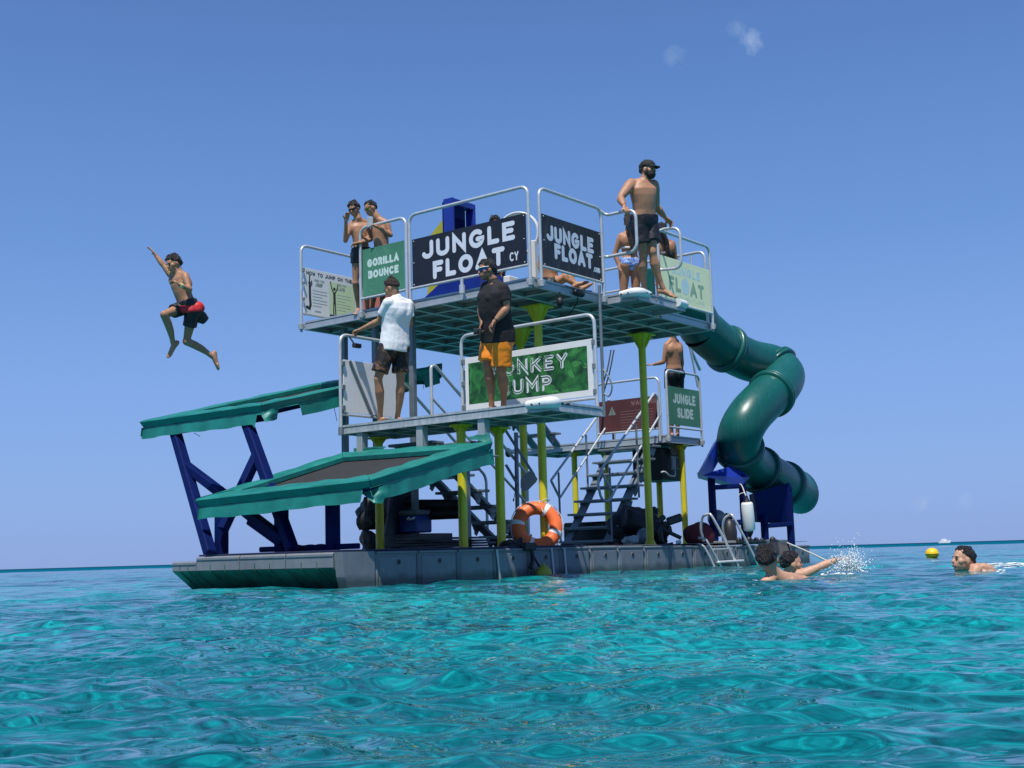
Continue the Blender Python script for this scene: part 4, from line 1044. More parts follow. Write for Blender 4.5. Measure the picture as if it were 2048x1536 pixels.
# ladder
lad = Frame('boarding_ladder', 'bent tube boarding ladder into the water at the right end of the pontoon', 'ladder', at(1450, 1095, v=.15))
def vx(px, py, v=.12): return at(px, py, v=v)
for (pts, r) in (([(1408, 1082, .45), (1402, 1060, .45), (1405, 1036, .40), (1416, 1029, .3), (1428, 1040, .2), (1478, 1136, .02)], .02),
                 ([(1452, 1082, .45), (1446, 1062, .45), (1448, 1040, .40), (1459, 1031, .3), (1470, 1040, .2), (1520, 1136, .02)], .02)):
    MB().tube(catmull([vx(x, y, v) for x, y, v in pts], 7), r, 10).build('side_rail', M['tube'], lad)
for pts in ([(1392, 1089, .3), (1403, 1090, .17), (1412, 1100, .12), (1430, 1136, .05)], [(1398, 1076, .3), (1410, 1078, .17), (1418, 1090, .12), (1444, 1136, .05)]):
    MB().tube(catmull([vx(x, y, v) for x, y, v in pts], 6), .017, 8).build('lower_rail', M['tube'], lad)
MB().bar(vx(1436, 1124, .06), vx(1484, 1121, .04), .07, .025, ch=.004).build('step', M['white_plastic'], lad)
MB().bar(vx(1424, 1099, .12), vx(1462, 1097, .12), .06, .02, ch=.004).build('step', M['tube'], lad)

# hanging fender
fe = Frame('boat_fender', 'long white fender with black tips hanging from the blue slide stand', 'fender', DB(1497, 1040, 19.3))
p, q = DB(1493.5, 1004, 19.3), DB(1499.5, 1062, 19.3); d = (q - p).normalized()
MB().tube([p + d * (L * (q - p).length) for L in (0, .03, .08, .5, .92, .97, 1)], [.060, .082, .092, .094, .092, .082, .055], 20).build('body', M['white_plastic'], fe)
MB().tube([p - d * .005, p - d * .03, p - d * .06], [.058, .04, .03], 14).ring(p - d * .075, AX, .018, .012, 14, 8).build('eye_cap', M['black'], fe)
MB().tube([q + d * .003, q + d * .03, q + d * .08, q + d * .10], [.056, .05, .022, .012], 14).build('tip', M['black'], fe)
MB().tube(catmull([p - d * .08, DB(1489, 985, 19.4), DB(1484, 972, 19.7), DB(1480, 968, 19.85)]), .009, 6).tube(catmull([DB(1489, 985, 19.4), DB(1480, 988, 19.4), DB(1475, 996, 19.4)]), .007, 6).build('rope', M['rope'], fe)

# maroon bag, outboard, footwear, dark gear around the ladder
def lump(name, label, cat, c, rx, ry, rz, mt, seed=1, amp=.18, fr_sc=5, group=None):
    mb = MB().ell((0, 0, 0), rx, ry, rz, n=28, k=18)
    vs = []
    for p in mb.v:
        p = Vector(p); k = 1 + amp * mnoise.noise(Vector((p.x * fr_sc + seed, p.y * fr_sc, p.z * fr_sc)))
        p = p * k; p.z = max(p.z, -rz * .8); vs.append(tuple(p + Vector(c)))
    mb.v = vs
    return mb.single(name, mt, label, cat, c, group=group)
q = DB(1402, 1072, 19.6); lump('bag', 'slumped maroon bag on the pontoon behind the boarding ladder', 'bag', q, .30, .25, .22, M['bag'], 3)
ob = Frame('outboard_motor', 'rounded grey outboard motor behind the boarding ladder', 'motor', DB(1436, 1060, 19.9))
q = DB(1434, 1038, 19.9)
MB().ell(q, .15, .15, .15).ell(q + Vector((.03, 0, -.12)), .12, .12, .16).build('cowl', M['grey_cowl'], ob)
MB().tube([q + Vector((0.12, -.08, .04)), q + Vector((.2, -.15, .0))], .06, 12).ell(q + Vector((.08, -.1, -.25)), .07, .07, .2).build('leg', M['dark'], ob)
q2 = DB(1460, 1066, 19.6); lump('dark_drum', 'dark rounded tank standing beside the outboard motor', 'tank', q2, .11, .11, .22, M['dark'], 4, .05)
om = Frame('trolling_motor', 'black tilted motor arm standing up beside the thin yellow post by the ladder', 'motor', DB(1340, 1075, 18.2))
b = MB().bar(DB(1334, 1044, 18.2), DB(1364, 1034, 18.2), .10, .12, ch=.02); b.build('head', M['dark'], om)
b = MB().bar(DB(1314, 1046, 18.2), DB(1330, 1032, 18.2), .07, .08, ch=.02).tube(catmull([DB(1334, 1044, 18.2), DB(1324, 1056, 18.2), DB(1321, 1066, 18.2), DB(1324, 1082, 18.2)]), .035, 10)
b.build('arm', M['dark'], om)
b = MB().tube([DB(1324, 1058, 18.3), DB(1362, 1076, 18.3)], .03, 10).tube(catmull([DB(1322, 1080, 18.2), DB(1332, 1088, 18.2), DB(1346, 1086, 18.2)]), .014, 8); b.build('shaft', M['dark'], om)
MB().tube([DB(1352, 1085, 18.1), DB(1362, 1083, 18.1)], .028, 12).build('white_cap', M['white_plastic'], om)
for i, (px, py, r_, lab) in enumerate(((1481, 1084, .07, 'dark sandal lying on the pontoon left of the hanging fender'), (1502, 1080, .085, 'dark shoe on the pontoon right below the fender tip'),
                            (1516, 1081, .07, 'dark shoe on the pontoon between fender and slide stand legs'), (1527, 1084, .06, 'low dark shoe at the foot of the slide stand'), (1549, 1080, .08, 'grey shoe on the pontoon between the two right slide legs'))):
    q = DB(px, py, 19.2 + i * .12); q.z = wp(q.x) + .055
    b = MB().ell(q, r_ * 1.5, r_ * .75, r_ * .5, n=14, k=8).ell(q + Vector((-r_ * .8, 0, r_ * .35)), r_ * .65, r_ * .6, r_ * .65, n=12, k=8)
    b.single('shoe', M['dark'], lab, 'shoe', q, group='shoes left on the pontoon')
c = DB(1566, 1093, 18.9)
MB().prism([DB(1546, 1088, 18.8), DB(1556, 1084, 18.9), DB(1576, 1087, 18.9), DB(1584, 1098, 18.8), DB(1580, 1108, 18.7), DB(1560, 1109, 18.7), DB(1547, 1100, 18.7)], Vector((.12, .18, 0))).single('dark_mat', M['dark'], 'dark rubber sheet folded over the pontoon edge behind the two swimmers', 'sheet', c)
MB().tube(catmull([DB(1575, 1086, 18.9), DB(1610, 1101, 17.5), DB(1648, 1119, 15.5), DB(1662, 1126, 14.8)]), .012, 8).single('mooring_rope', M['rope'], 'pale mooring rope running from the pontoon into the water behind the reaching arm', 'rope', DB(1575, 1086, 18.9))

# gear stowed under the jump deck
def gear(nm, label, cat, a, b_, mt, ch=.01):
    c = (Vector(a) + Vector(b_)) / 2; c.z = min(a[2], b_[2])
    return MB().box(a, b_, ch).single(nm, mt, label, cat, c)
co = Frame('cool_box', 'blue cool box with grey lid under the jump deck', 'cool box', (.35, 2.5, .45))
q = at(820, 1060, u=.5)
MB().box((.3, q.y - .30, .60), (.62, q.y + .32, .83), .02).build('tub', M['cooler'], co)
MB().box((.28, q.y - .32, .831), (.64, q.y + .34, .90), .02).build('lid', mat('grey_lid', (.2, .24, .25), .5), co)
MB().tube(catmull([(.27, q.y - .2, .80), (.24, q.y - .2, .78), (.24, q.y - .29, .78), (.27, q.y - .29, .80)]), .015, 8).build('handle', M['white_plastic'], co)
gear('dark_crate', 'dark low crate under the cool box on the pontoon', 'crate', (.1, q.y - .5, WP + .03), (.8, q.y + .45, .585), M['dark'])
for i, z in enumerate((.98, 1.12)):
    p0 = at(835 + 5 * i, 1030 - 20 * i, u=.55); p1 = at(925, 1026 - 16 * i, u=.75)
    MB().tube([p0, p1], .075, 16).single('rolled_mat', M['black'], 'lower rolled black mat under the trampoline' if i == 0 else 'upper rolled black mat lying on the other roll under the trampoline', 'roll', p0, group='rolled black mats')
lump('gear_bag', 'black bulging bag hanging left of the first yellow post', 'bag', at(741, 1030, u=-.1), .13, .2, .24, M['black'], 8, .6, 8)
lump('gear_bag', 'black bag on the pontoon at the foot of the first yellow post', 'bag', at(738, 1085, u=-.2), .1, .12, .18, M['black'], 9, .6, 9)
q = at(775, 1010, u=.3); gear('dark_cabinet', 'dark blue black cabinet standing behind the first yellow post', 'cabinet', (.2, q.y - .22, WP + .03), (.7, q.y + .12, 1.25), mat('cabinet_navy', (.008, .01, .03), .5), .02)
lump('net_bundle', 'dark bundle with a pointed flap on top of the rolled mats', 'bundle', at(800, 1003, u=.5), .2, .28, .10, M['dark'], 12, .5)
pk = Frame('plank_pile', 'pile of grey planks lying on the pontoon under the jump deck', 'planks', (.1, 1.5, WP + .03)); rn = random.Random(4)
for i in range(11):
    z = WP + .05 + .032 * (i // 3); v = 1.0 + rn.uniform(0, .2)
    MB().bar((-.15 + .22 * (i % 3) + rn.uniform(-.05, .05), v, z), (.05 + .2 * (i % 3) + rn.uniform(-.2, .2), v + 1.3 + rn.uniform(-.2, .3), z + rn.uniform(0, .02)), .16, .026).build('plank', M['planks'], pk)
lump('rope_heap', 'heap of dark rope left of the lifebuoy at the pontoon edge', 'rope', at(1022, 1090, v=.45), .12, .14, .07, M['dark'], 14, .5, 12)
for i, (px, w_) in enumerate(((594, .05), (618, .06), (642, .06))):
    q = at(px, 1100, u=-2.5); q.z = WP + .05
    lump('dark_lump', 'small dark object on the bow, %s of three' % ('leftmost', 'middle', 'rightmost')[i], 'object', q, .09, .10, .05, M['dark'], 20 + i, .3, group='small dark objects on the bow')
# dark boxes under the stairs
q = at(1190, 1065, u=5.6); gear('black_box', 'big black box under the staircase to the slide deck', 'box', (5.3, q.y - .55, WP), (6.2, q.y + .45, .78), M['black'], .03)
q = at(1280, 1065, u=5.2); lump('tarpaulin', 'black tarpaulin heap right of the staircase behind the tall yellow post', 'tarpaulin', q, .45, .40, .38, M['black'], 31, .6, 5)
q = at(1288, 1074, u=4.7); MB().ell(q, .12, .12, .14).single('grey_buoy', M['steel'], 'grey round float beside the tall yellow post', 'float', q)
q = at(1262, 1083, u=4.2); lump('silver_bag', 'shiny grey plastic bundle at the foot of the stairs', 'bundle', q, .16, .12, .08, M['steel_light'], 33, .4, 14)
# pump cabinet under the slide deck
ac = Frame('pump_unit', 'dark pump box with wooden panel and grey pipes hung under the slide deck', 'machine', at(1345, 930, v=2.25))
A_, B_ = at(1322, 895, v=2.3), at(1372, 962, v=2.3)
MB().box((A_.x, 2.3, B_.z), (B_.x, 2.9, A_.z), .02).build('case', M['black'], ac)
a, b_ = at(1344, 890, v=2.2), at(1361, 911, v=2.2); MB().box((a.x, 2.2, b_.z), (b_.x, 2.24, a.z + .03), .004).build('wooden_panel', M['wood'], ac)
MB().tube([at(1346, 914, v=2.2), at(1347, 940, v=2.2)], .045, 12).tube([at(1342, 913, v=2.2), at(1366, 916, v=2.2)], .014, 8).tube([at(1348, 936, v=2.2), at(1366, 939, v=2.2)], .014, 8).build('pipe', M['steel_light'], ac)
MB().tube(catmull([at(1323, 944, v=2.15), at(1330, 944, v=2.15), at(1340, 951, v=2.15), at(1350, 951, v=2.15), at(1350, 940, v=2.2)]), .014, 8).build('hose', M['white_plastic'], ac)
MB().tube([at(1400, 740, v=2.9), at(1378, 690, v=2.9)], .03, 10).tube([at(1377, 680, v=2.6), at(1396, 775, v=2.6)], .022, 8).single('rail_brace', M['tube'], 'pale slanted pipe between slide deck rail and tube slide', 'pipe', at(1390, 740, v=2.9))

# things on the top deck behind the signs
bp = Frame('blue_tower', 'deep blue doorway box standing in the middle of the top deck', 'play frame', at(920, 500, u=1.6))
q0, q1 = at(887, 398, u=1.6), at(906, 398, u=1.6); qv = at(930, 400, u=1.6)
u_, va, vb = 1.6, at(887, 430, u=1.6).y, at(905, 430, u=1.6).y
wt = at(890, 398, u=1.6).z
ub_ = at(952, 430, v=vb).x
MB().prism([(u_, va, WU), (u_, vb, WU), (u_, vb, wt), (u_, va, wt)], (.04, 0, 0)).build('side_panel', M['blue_plastic'], bp)
MB().box((u_ + .04, vb, wt - .09), (ub_, vb + .16, wt), .01).build('top_beam', M['blue_plastic'], bp)
MB().box((ub_ - .06, vb, WU), (ub_, vb + .16, wt - .091), .01).build('door_post', M['blue_plastic'], bp)
MB().box((u_ + .045, vb + .20, WU), (ub_ - .01, vb + .24, wt - .02), .005).build('back_panel', M['blue'], bp)
a, b_ = at(832, 588, u=.7), at(960, 562, u=.7)
MB().prism([(.7, a.y, WU), (.7, b_.y, WU), (.7, b_.y, WU + .40), (.7, (a.y + b_.y) / 2, WU + .42), (.7, a.y, WU + .1)], (.7, 0, 0)).build('base_chute', M['blue_plastic'], bp)
p0, p1, p2 = at(861, 470, u=1.9), at(887, 437, u=1.9), at(888, 470, u=1.9)
MB().prism([p0, p1, Vector((p1.x, p1.y, 4.1)), Vector((p0.x, p0.y + .1, 4.1))], (.05, 0, 0)).single('yellow_board', M['yellow_dull'], 'slanted dull yellow board left of the blue doorway box', 'board', p0)
hp = Frame('white_hoop', 'white round hoop on a white post behind the corner of the top deck', 'hoop', at(1040, 470, u=2.4))
c = at(1037, 468, u=2.4); 
axh = Vector((-1, -.35, -.1)).normalized(); s = axh.cross(Vector((0, 0, 1))).normalized(); t_ = s.cross(axh); vs = []
for (o_, r_) in ((-.06, .30), (-.06, .325), (.0, .335), (.06, .325), (.06, .30)):
    for k in range(40): a = 2 * math.pi * k / 40; vs.append(c + axh * o_ + (s * math.cos(a) + t_ * math.sin(a)) * r_)
MB().add(vs, [(j * 40 + k, j * 40 + (k + 1) % 40, ((j + 1) % 5) * 40 + (k + 1) % 40, ((j + 1) % 5) * 40 + k) for j in range(5) for k in range(40)], True).build('hoop', M['white_plastic'], hp)
q = at(1069, 530, u=.6); MB().box((.56, q.y - .035, WU), (.63, q.y + .035, WU + .62), .01).single('white_stub', M['white_board'], 'short white upright seen between the two black signs at the deck corner', 'post', (.6, q.y, WU))
gear('salmon_box', 'salmon red low box seen below the GORILLA BOUNCE sign', 'box', (.9, at(765, 600, u=.9).y - .1, WU), (1.2, at(725, 600, u=.9).y, WU + .42), M['redbox'])
gear('white_box', 'small white box behind the JUNGLE FLOAT CY sign', 'box', (1.0, at(1018, 555, u=1).y, WU), (1.2, at(1006, 555, u=1).y, WU + .35), M['white_board'])
q = at(1304, 560, u=3.6); MB().box((3.5, q.y - .06, WU), (3.6, q.y + .08, WU + .75), .02).single('green_upright', M['slide'], 'dark green plastic upright seen between the legs of the man in the cap', 'panel', (3.55, q.y, WU))

# ------------------------------------------------------------------ people
SK = {}
def skin(nm, col): SK[nm] = mat('skin_' + nm, col, .50, 0, .16, 7, bump=.08, bscale=45, spec=.4, sss=.12)
skin('tan', (.43, .22, .125)); skin('brown', (.34, .165, .09)); skin('fair', (.54, .30, .19)); skin('olive', (.40, .205, .115))
M['hair'] = mat('dark_hair', (.010, .008, .007), .36, 0, .3, 30, bump=.9, bscale=70, stretch=(3, 3, 1))
M['hair_brown'] = mat('brown_hair', (.030, .016, .011), .45, 0, .35, 30, bump=.9, bscale=70, stretch=(3, 3, 1))
M['beard'] = mat('beard', (.012, .009, .008), .7, 0, .3, 40, bump=.6, bscale=120)
M['shirt_white'] = mat('white_cotton', (.84, .85, .86), .85, 0, .02, 5, bump=.35, bscale=4, stretch=(3, 3, .7))
M['shirt_black'] = mat('black_cotton', (.014, .013, .015), .85, 0, .2, 5, bump=.8, bscale=6)
M['shorts_orange'] = mat('orange_nylon', (.95, .27, .008), .5, 0, .1, 6, bump=.8, bscale=7)
M['shorts_black'] = mat('black_nylon', (.012, .012, .016), .55, 0, .2, 6, bump=.8, bscale=8)
M['shorts_red'] = mat('red_nylon', (.55, .02, .02), .5, 0, .3, 6, bump=.8, bscale=8)
M['lens'] = mat('mirror_lens', (.02, .06, .16), .08, .6, .1, 8)
M['gold_lens'] = mat('gold_lens', (.35, .22, .05), .15, .9, .1, 8)
M['lip'] = mat('lips', (.22, .07, .055), .5, 0, .1, 9)
M['eye'] = mat('eye_dark', (.02, .012, .01), .3, 0, .1, 9)
M['cap'] = mat('black_cap', (.012, .012, .013), .8, 0, .15, 20, bump=.2, bscale=200)
def pattern(nm, cols, scale, det=3.0):
    mt = bpy.data.materials.new(nm); mt.use_nodes = True; n, l = mt.node_tree.nodes, mt.node_tree.links
    tc = n.new('ShaderNodeTexCoord'); nz = n.new('ShaderNodeTexNoise'); nz.inputs['Scale'].default_value = scale; nz.inputs['Detail'].default_value = det; nz.inputs['Distortion'].default_value = .8
    l.new(tc.outputs['Object'], nz.inputs[0]); cr = n.new('ShaderNodeValToRGB'); l.new(nz.outputs[0], cr.inputs[0]); cr.color_ramp.interpolation = 'CONSTANT'
    e = cr.color_ramp.elements; e[0].color = (*cols[0], 1); e[0].position = 0; e[1].color = (*cols[-1], 1); e[1].position = .66
    for i, c_ in enumerate(cols[1:-1]): x = e.new(.46 + .1 * i); x.color = (*c_, 1)
    b = n['Principled BSDF']; b.inputs['Roughness'].default_value = .65; l.new(cr.outputs[0], b.inputs['Base Color'])
    bz = n.new('ShaderNodeTexNoise'); bz.inputs['Scale'].default_value = 7; l.new(tc.outputs['Object'], bz.inputs[0]); bp_ = n.new('ShaderNodeBump'); bp_.inputs['Strength'].default_value = .7; bp_.inputs['Distance'].default_value = .02
    l.new(bz.outputs[0], bp_.inputs['Height']); l.new(bp_.outputs[0], b.inputs['Normal']); return mt
M['camo'] = pattern('dark_floral_print', [(.012, .010, .009), (.02, .017, .014), (.16, .075, .045), (.05, .035, .025)], 13)
M['bikini'] = pattern('blue_print', [(.40, .55, .85), (.03, .12, .50), (.45, .60, .88), (.08, .22, .62)], 30)

def limb(mb, pts, rad, n=14):
    """closed fleshy tube through the points with the given radii and round ends"""
    pts = [Vector(p) for p in pts]
    mb.tube(pts, list(rad), n)
    mb.ell(pts[0], rad[0], rad[0], rad[0], n=12, k=8); mb.ell(pts[-1], rad[-1], rad[-1], rad[-1], n=12, k=8)
def prof(p, q, pr, off=None):
    p, q = Vector(p), Vector(q); o = off or Vector()
    return [p.lerp(q, t) + o * math.sin(math.pi * t) for t, r in pr], [r for t, r in pr]
def loft(mb, secs, n=20):
    """secs: (centre, right, forward, half width, half depth)"""
    vs = []
    for c, r_, f_, hw, hd in secs:
        for k in range(n):
            a = 2 * math.pi * k / n; ca, sa = math.cos(a), math.sin(a)
            ca = math.copysign(abs(ca) ** .85, ca); sa = math.copysign(abs(sa) ** .85, sa)
            vs.append(c + r_ * (hw * ca) + f_ * (hd * sa))
    k_ = len(secs)
    fs = [(i * n + j, i * n + (j + 1) % n, (i + 1) * n + (j + 1) % n, (i + 1) * n + j) for i in range(k_ - 1) for j in range(n)]
    fs += [tuple(range(n))[::-1], tuple(range((k_ - 1) * n, k_ * n))]
    mb.add(vs, fs, True)
def hand(mb, wr, tip, nrm, thumb_side, k=1.0, curl=25, spread=.012):
    """palm, four jointed fingers of unequal length and a thumb leaving the side of the palm"""
    wr, tip = Vector(wr), Vector(tip); d = (tip - wr).normalized(); nrm = (nrm - d * nrm.dot(d)).normalized(); s = d.cross(nrm).normalized() * thumb_side
    pl_ = .085 * k
    for i in range(4):
        off = (1.5 - i) * .020 * k
        base = wr + d * pl_ + s * off; limb(mb, [wr + s * off * .6, wr + d * pl_ * .5 + s * off * .95, base], [.015 * k, .0145 * k, .012 * k], 8)
        L = (.072, .080, .074, .058)[i] * k; p = base; a = curl
        dd = d + s * (1.5 - i) * spread
        for j, f_ in enumerate((.45, .32, .23)):
            dj = (dd * math.cos(R(a)) + nrm * math.sin(R(a))).normalized(); q = p + dj * L * f_
            limb(mb, [p, q], [(.0105 - .001 * j) * k, (.0098 - .001 * j) * k], 8); p = q; a += curl * .9
    b0 = wr + d * .022 * k + s * .022 * k; b1 = b0 + (d * .55 + s * .75 + nrm * .25).normalized() * .042 * k; b2 = b1 + (d * .85 + s * .3 + nrm * .4).normalized() * .033 * k
    limb(mb, [b0, b1, b2], [.014 * k, .012 * k, .009 * k], 8)
FOLD = bpy.data.textures.new('cloth_folds', 'CLOUDS'); FOLD.noise_scale = .13; FOLD.noise_depth = 2
def folds(o, amt):
    d_ = o.modifiers.new('folds', 'DISPLACE'); d_.texture = FOLD; d_.strength = amt; d_.mid_level = .5; d_.texture_coords = 'LOCAL'
    s_ = o.modifiers.new('soft', 'SMOOTH'); s_.factor = .5; s_.iterations = 1
def soft(o, vox, it=3):
    r_ = o.modifiers.new('skin', 'REMESH'); r_.mode = 'VOXEL'; r_.voxel_size = vox; r_.use_smooth_shade = True
    s_ = o.modifiers.new('soft', 'SMOOTH'); s_.factor = .5; s_.iterations = it
    return o
class Person: pass
def person(label, D0, J, face, k=1.0, skin_='tan', floor=None, bulk=1.0, hair='short', hair_mat='hair', shorts=None, shorts_len=.62, shirt=None,
           pelvis_low=False, female=False, curlL=30, curlR=30, muscle=0.0, eyes=True, group=None, cat='person'):
    W = {}
    for n_, s_ in J.items():
        W[n_] = atw_world(s_[0], s_[1], D0 + (s_[2] if len(s_) > 2 else 0))
    if floor is not None:
        for sd in 'LR':
            W['an' + sd].z = floor + .085 * k; W['to' + sd].z = floor + .028 * k
    base = (W['anL'] + W['anR']) / 2 if floor is not None else (W['hipL'] + W['hipR']) / 2
    if floor is not None: base.z = floor
    fr = Frame('person', label, cat, base, plat=False, group=group or 'people on and around the float')
    f = Vector(face).normalized(); Hd, Nk = W['head'], W['neck']
    up0 = ((Hd - Nk).normalized() + Vector((0, 0, 1.2))).normalized(); rt = f.cross(up0).normalized(); up = rt.cross(f).normalized()
    hc, sc = (W['hipL'] + W['hipR']) / 2, (W['shL'] + W['shR']) / 2
    rh = (W['hipR'] - W['hipL']).normalized(); rs = (W['shR'] - W['shL']).normalized()
    spine = (sc - hc).normalized()
    hw = .5 * (W['shR'] - W['shL']).length
    mb = MB()
    secs = []
    #   t along hips->shoulders, half width, half depth
    prof_t = [(-.20, .085, .085), (-.06, .158, .112), (.10, .160, .115), (.32, .137, .110), (.50, .143, .115), (.72, .163, .121), (.88, .172, .118), (1.0, .150, .088), (1.10, .085, .068)]
    if female: prof_t = [(-.20, .085, .09), (-.06, .165, .118), (.10, .158, .115), (.34, .112, .085), (.52, .120, .092), (.74, .140, .118), (.90, .140, .10), (1.0, .125, .078), (1.10, .07, .06)]
    def torso(infl, t0, t1, flare=0):
        out = []
        pt = [x for x in prof_t if t0 <= x[0] <= t1]
        def interp(t):
            for a, b_ in zip(prof_t, prof_t[1:]):
                if a[0] <= t <= b_[0]:
                    s = (t - a[0]) / (b_[0] - a[0]); return (t, a[1] + (b_[1] - a[1]) * s, a[2] + (b_[2] - a[2]) * s)
            return prof_t[0] if t < prof_t[0][0] else prof_t[-1]
        pt = [interp(t0)] + [x for x in pt if t0 < x[0] < t1] + [interp(t1)]
        for t, a, b_ in pt:
            r_ = rh.lerp(rs, min(max(t, 0), 1)); r_ = (r_ - spine * r_.dot(spine)).normalized(); fw_ = spine.cross(r_).normalized()
            c_ = hc.lerp(sc, t) if t <= 1 else sc.lerp(Nk, min(1, (t - 1) / .12)) if False else hc + (sc - hc) * t
            c_ = c_ + fw_ * (.018 * k * math.sin(math.pi * min(max(t, 0), 1)))
            out.append((c_, r_, fw_, a * k * bulk + infl, b_ * k * bulk + infl))
        return out
    body_secs = torso(0, -.20, 1.10); loft(mb, body_secs)
    fwd = body_secs[5][2]
    if not female:
        for sd in (-1, 1):
            mb.ell(hc.lerp(sc, .81) + rs * sd * .072 * k + fwd * .058 * k * bulk, .086 * k, .054 * k, .085 * k, Matrix((rs, fwd, spine)).transposed())         # chest
    else:
        for sd in (-1, 1): mb.ell(hc.lerp(sc, .72) + rs * sd * .07 * k + fwd * .09 * k, .06 * k, .06 * k, .06 * k)
    for sd in (-1, 1):
        mb.ell(hc + rh * sd * .078 * k - fwd * .055 * k - spine * .02, .085 * k, .085 * k, .095 * k)                  # seat
        mb.ell(hc.lerp(sc, .82) + rs * sd * .075 * k - fwd * .066 * k * bulk, .072 * k, .046 * k, .10 * k, Matrix((rs, fwd, spine)).transposed())                      # shoulder blades
    if muscle:
        for i in range(3):
            for sd in (-1, 1): mb.ell(hc.lerp(sc, .22 + .15 * i) + rs * sd * .033 * k + fwd * (.086 + .003 * i) * k * bulk, .035 * k, .035 * k, .035 * k, n=12, k=8)
    # trapezius, neck
    limb(mb, [sc + spine * .01, Nk, Hd - up * .05 * k - f * .02 * k], [.075 * k, .060 * k, .056 * k])
    for sd in 'LR':
        sh = W['sh' + sd]
        limb(mb, [Nk - spine * .02, sh], [.05 * k, .052 * k])
        el, wr, ha = W['el' + sd], W['wr' + sd], W['ha' + sd]
        m_ = bulk * (1 + .15 * muscle)
        p_, r_ = prof(sh, el, [(0, .058 * k * m_), (.18, .060 * k * m_), (.5, .050 * k * m_), (.8, .042 * k * m_), (1, .039 * k)]); limb(mb, p_, r_)
        p_, r_ = prof(el, wr, [(0, .039 * k), (.22, .043 * k * m_), (.55, .036 * k * m_), (.9, .027 * k), (1, .026 * k)]); limb(mb, p_, r_)
        nrm = (Vector((0, 0, -1)) + f * .2)
        hand(mb, wr, ha, nrm, 1 if sd == 'L' else -1, k, curlL if sd == 'L' else curlR)
        hp_, kn, an, to = W['hip' + sd], W['kn' + sd], W['an' + sd], W['to' + sd]
        p_, r_ = prof(hp_, kn, [(0, .092 * k), (.25, .090 * k), (.6, .071 * k), (.88, .056 * k), (1, .055 * k)]); limb(mb, [p for p in p_], [x * bulk for x in r_])
        sh_d = (an - kn).normalized(); td = (to - an); back = -(td - sh_d * td.dot(sh_d)); back = back.normalized() if back.length > 1e-4 else -fwd
        p_, r_ = prof(kn, an, [(0, .053 * k), (.12, .052 * k), (.32, .060 * k * bulk), (.6, .046 * k), (.85, .034 * k), (1, .034 * k)], back * .018 * k); limb(mb, p_, r_)
        td = td.normalized(); sole = sh_d - td * sh_d.dot(td); sole = sole.normalized() if sole.length > 1e-3 else Vector((0, 0, -1))
        heel = an - td * .04 * k + sole * .045 * k; side = td.cross(sole)
        ball = an + td * .125 * k + sole * .055 * k; toe = an + td * .19 * k + sole * .062 * k
        limb(mb, [heel, an + td * .03 * k + sole * .035 * k, ball, toe], [.034 * k, .038 * k, .030 * k, .014 * k])
        for q_ in range(5):
            o_ = (q_ - 2) * .017 * k; limb(mb, [ball + side * o_ * .9, toe + side * o_ - td * abs(q_ - 2) * .006 * k], [.018 * k, .010 * k], 8)
    # head
    rot = Matrix((rt, f, up)).transposed()
    def he(c_, a, b_, z, tgt=mb, n=18, kk=12): tgt.ell(Hd + (rt * c_[0] + f * c_[1] + up * c_[2]) * k, a * k, b_ * k, z * k, rot, n, kk)
    he((0, -.010, .022), .075, .096, .094); he((0, .030, -.045), .060, .062, .062); he((0, .056, -.090), .030, .026, .022)
    he((.045, .045, -.02), .028, .03, .03); he((-.045, .045, -.02), .028, .03, .03); he((0, .074, .022), .050, .016, .012)
    for sd in (-1, 1): he((sd * .076, -.008, -.012), .010, .022, .032)
    limb(mb, [Hd + (f * .080 + up * .010) * k, Hd + (f * .100 - up * .026) * k], [.010 * k, .015 * k], 10)
    he((0, .086, -.062), .024, .012, .010)
    fr.body = soft(mb.build('body', SK[skin_], fr), .0085, 3)
    if eyes:
        for sd in (-1, 1):
            b_ = MB(); he((sd * .031, .079, -.002), .011, .008, .006, b_, 10, 6); b_.build('eye', M['eye'], fr)
            b_ = MB(); he((sd * .033, .083, .020), .019, .008, .0045, b_, 10, 6); b_.build('eyebrow', M['hair'], fr)
        b_ = MB(); he((0, .094, -.062), .022, .009, .008, b_, 12, 6); b_.build('mouth', M['lip'], fr)
    fr.he = he; fr.W = W; fr.f, fr.rt, fr.up, fr.Hd, fr.Nk, fr.k = f, rt, up, Hd, Nk, k
    fr.hc, fr.sc, fr.fwd, fr.spine, fr.rs = hc, sc, fwd, spine, rs
    # hair
    if hair:
        hb = MB(); n_, kk = 44, 30
        hb.ell((0, 0, 0), 1, 1, 1, n=n_, k=kk); vs = []
        big = 1.14 if hair == 'thick' else 1.06
        for p in hb.v:
            x, y, z = p[0] * .078 * big, p[1] * .100 * big - .014, p[2] * .098 * big + .026
            nn = mnoise.noise(Vector((x * 75, y * 75, z * 30))) * .010 + mnoise.noise(Vector((x * 28 + 5, y * 28, z * 28))) * .009
            g_ = (z - (.78 * y + .010) + mnoise.noise(Vector((x * 40 + 9, y * 40, z * 40))) * .016 - (.010 if hair == 'short' else 0)) / .024
            g_ = min(max(g_, 0), 1); g_ = g_ * g_ * (3 - 2 * g_)
            s = .80 + g_ * (.20 + nn / .075)
            vs.append(Hd + (rt * x * s + f * (y * s) + up * (z * s)) * k)
        hb.v = [tuple(p) for p in vs]
        ho = hb.build('hair', M[hair_mat], fr)
        if hair == 'bun':
            b_ = MB(); b_.ell(Hd + (up * .105 - f * .075) * k, .038 * k, .038 * k, .036 * k).ell(Hd + (up * .07 - f * .08) * k, .03 * k, .03 * k, .03 * k); soft(b_.build('hair_bun', M['hair'], fr), .009, 1)
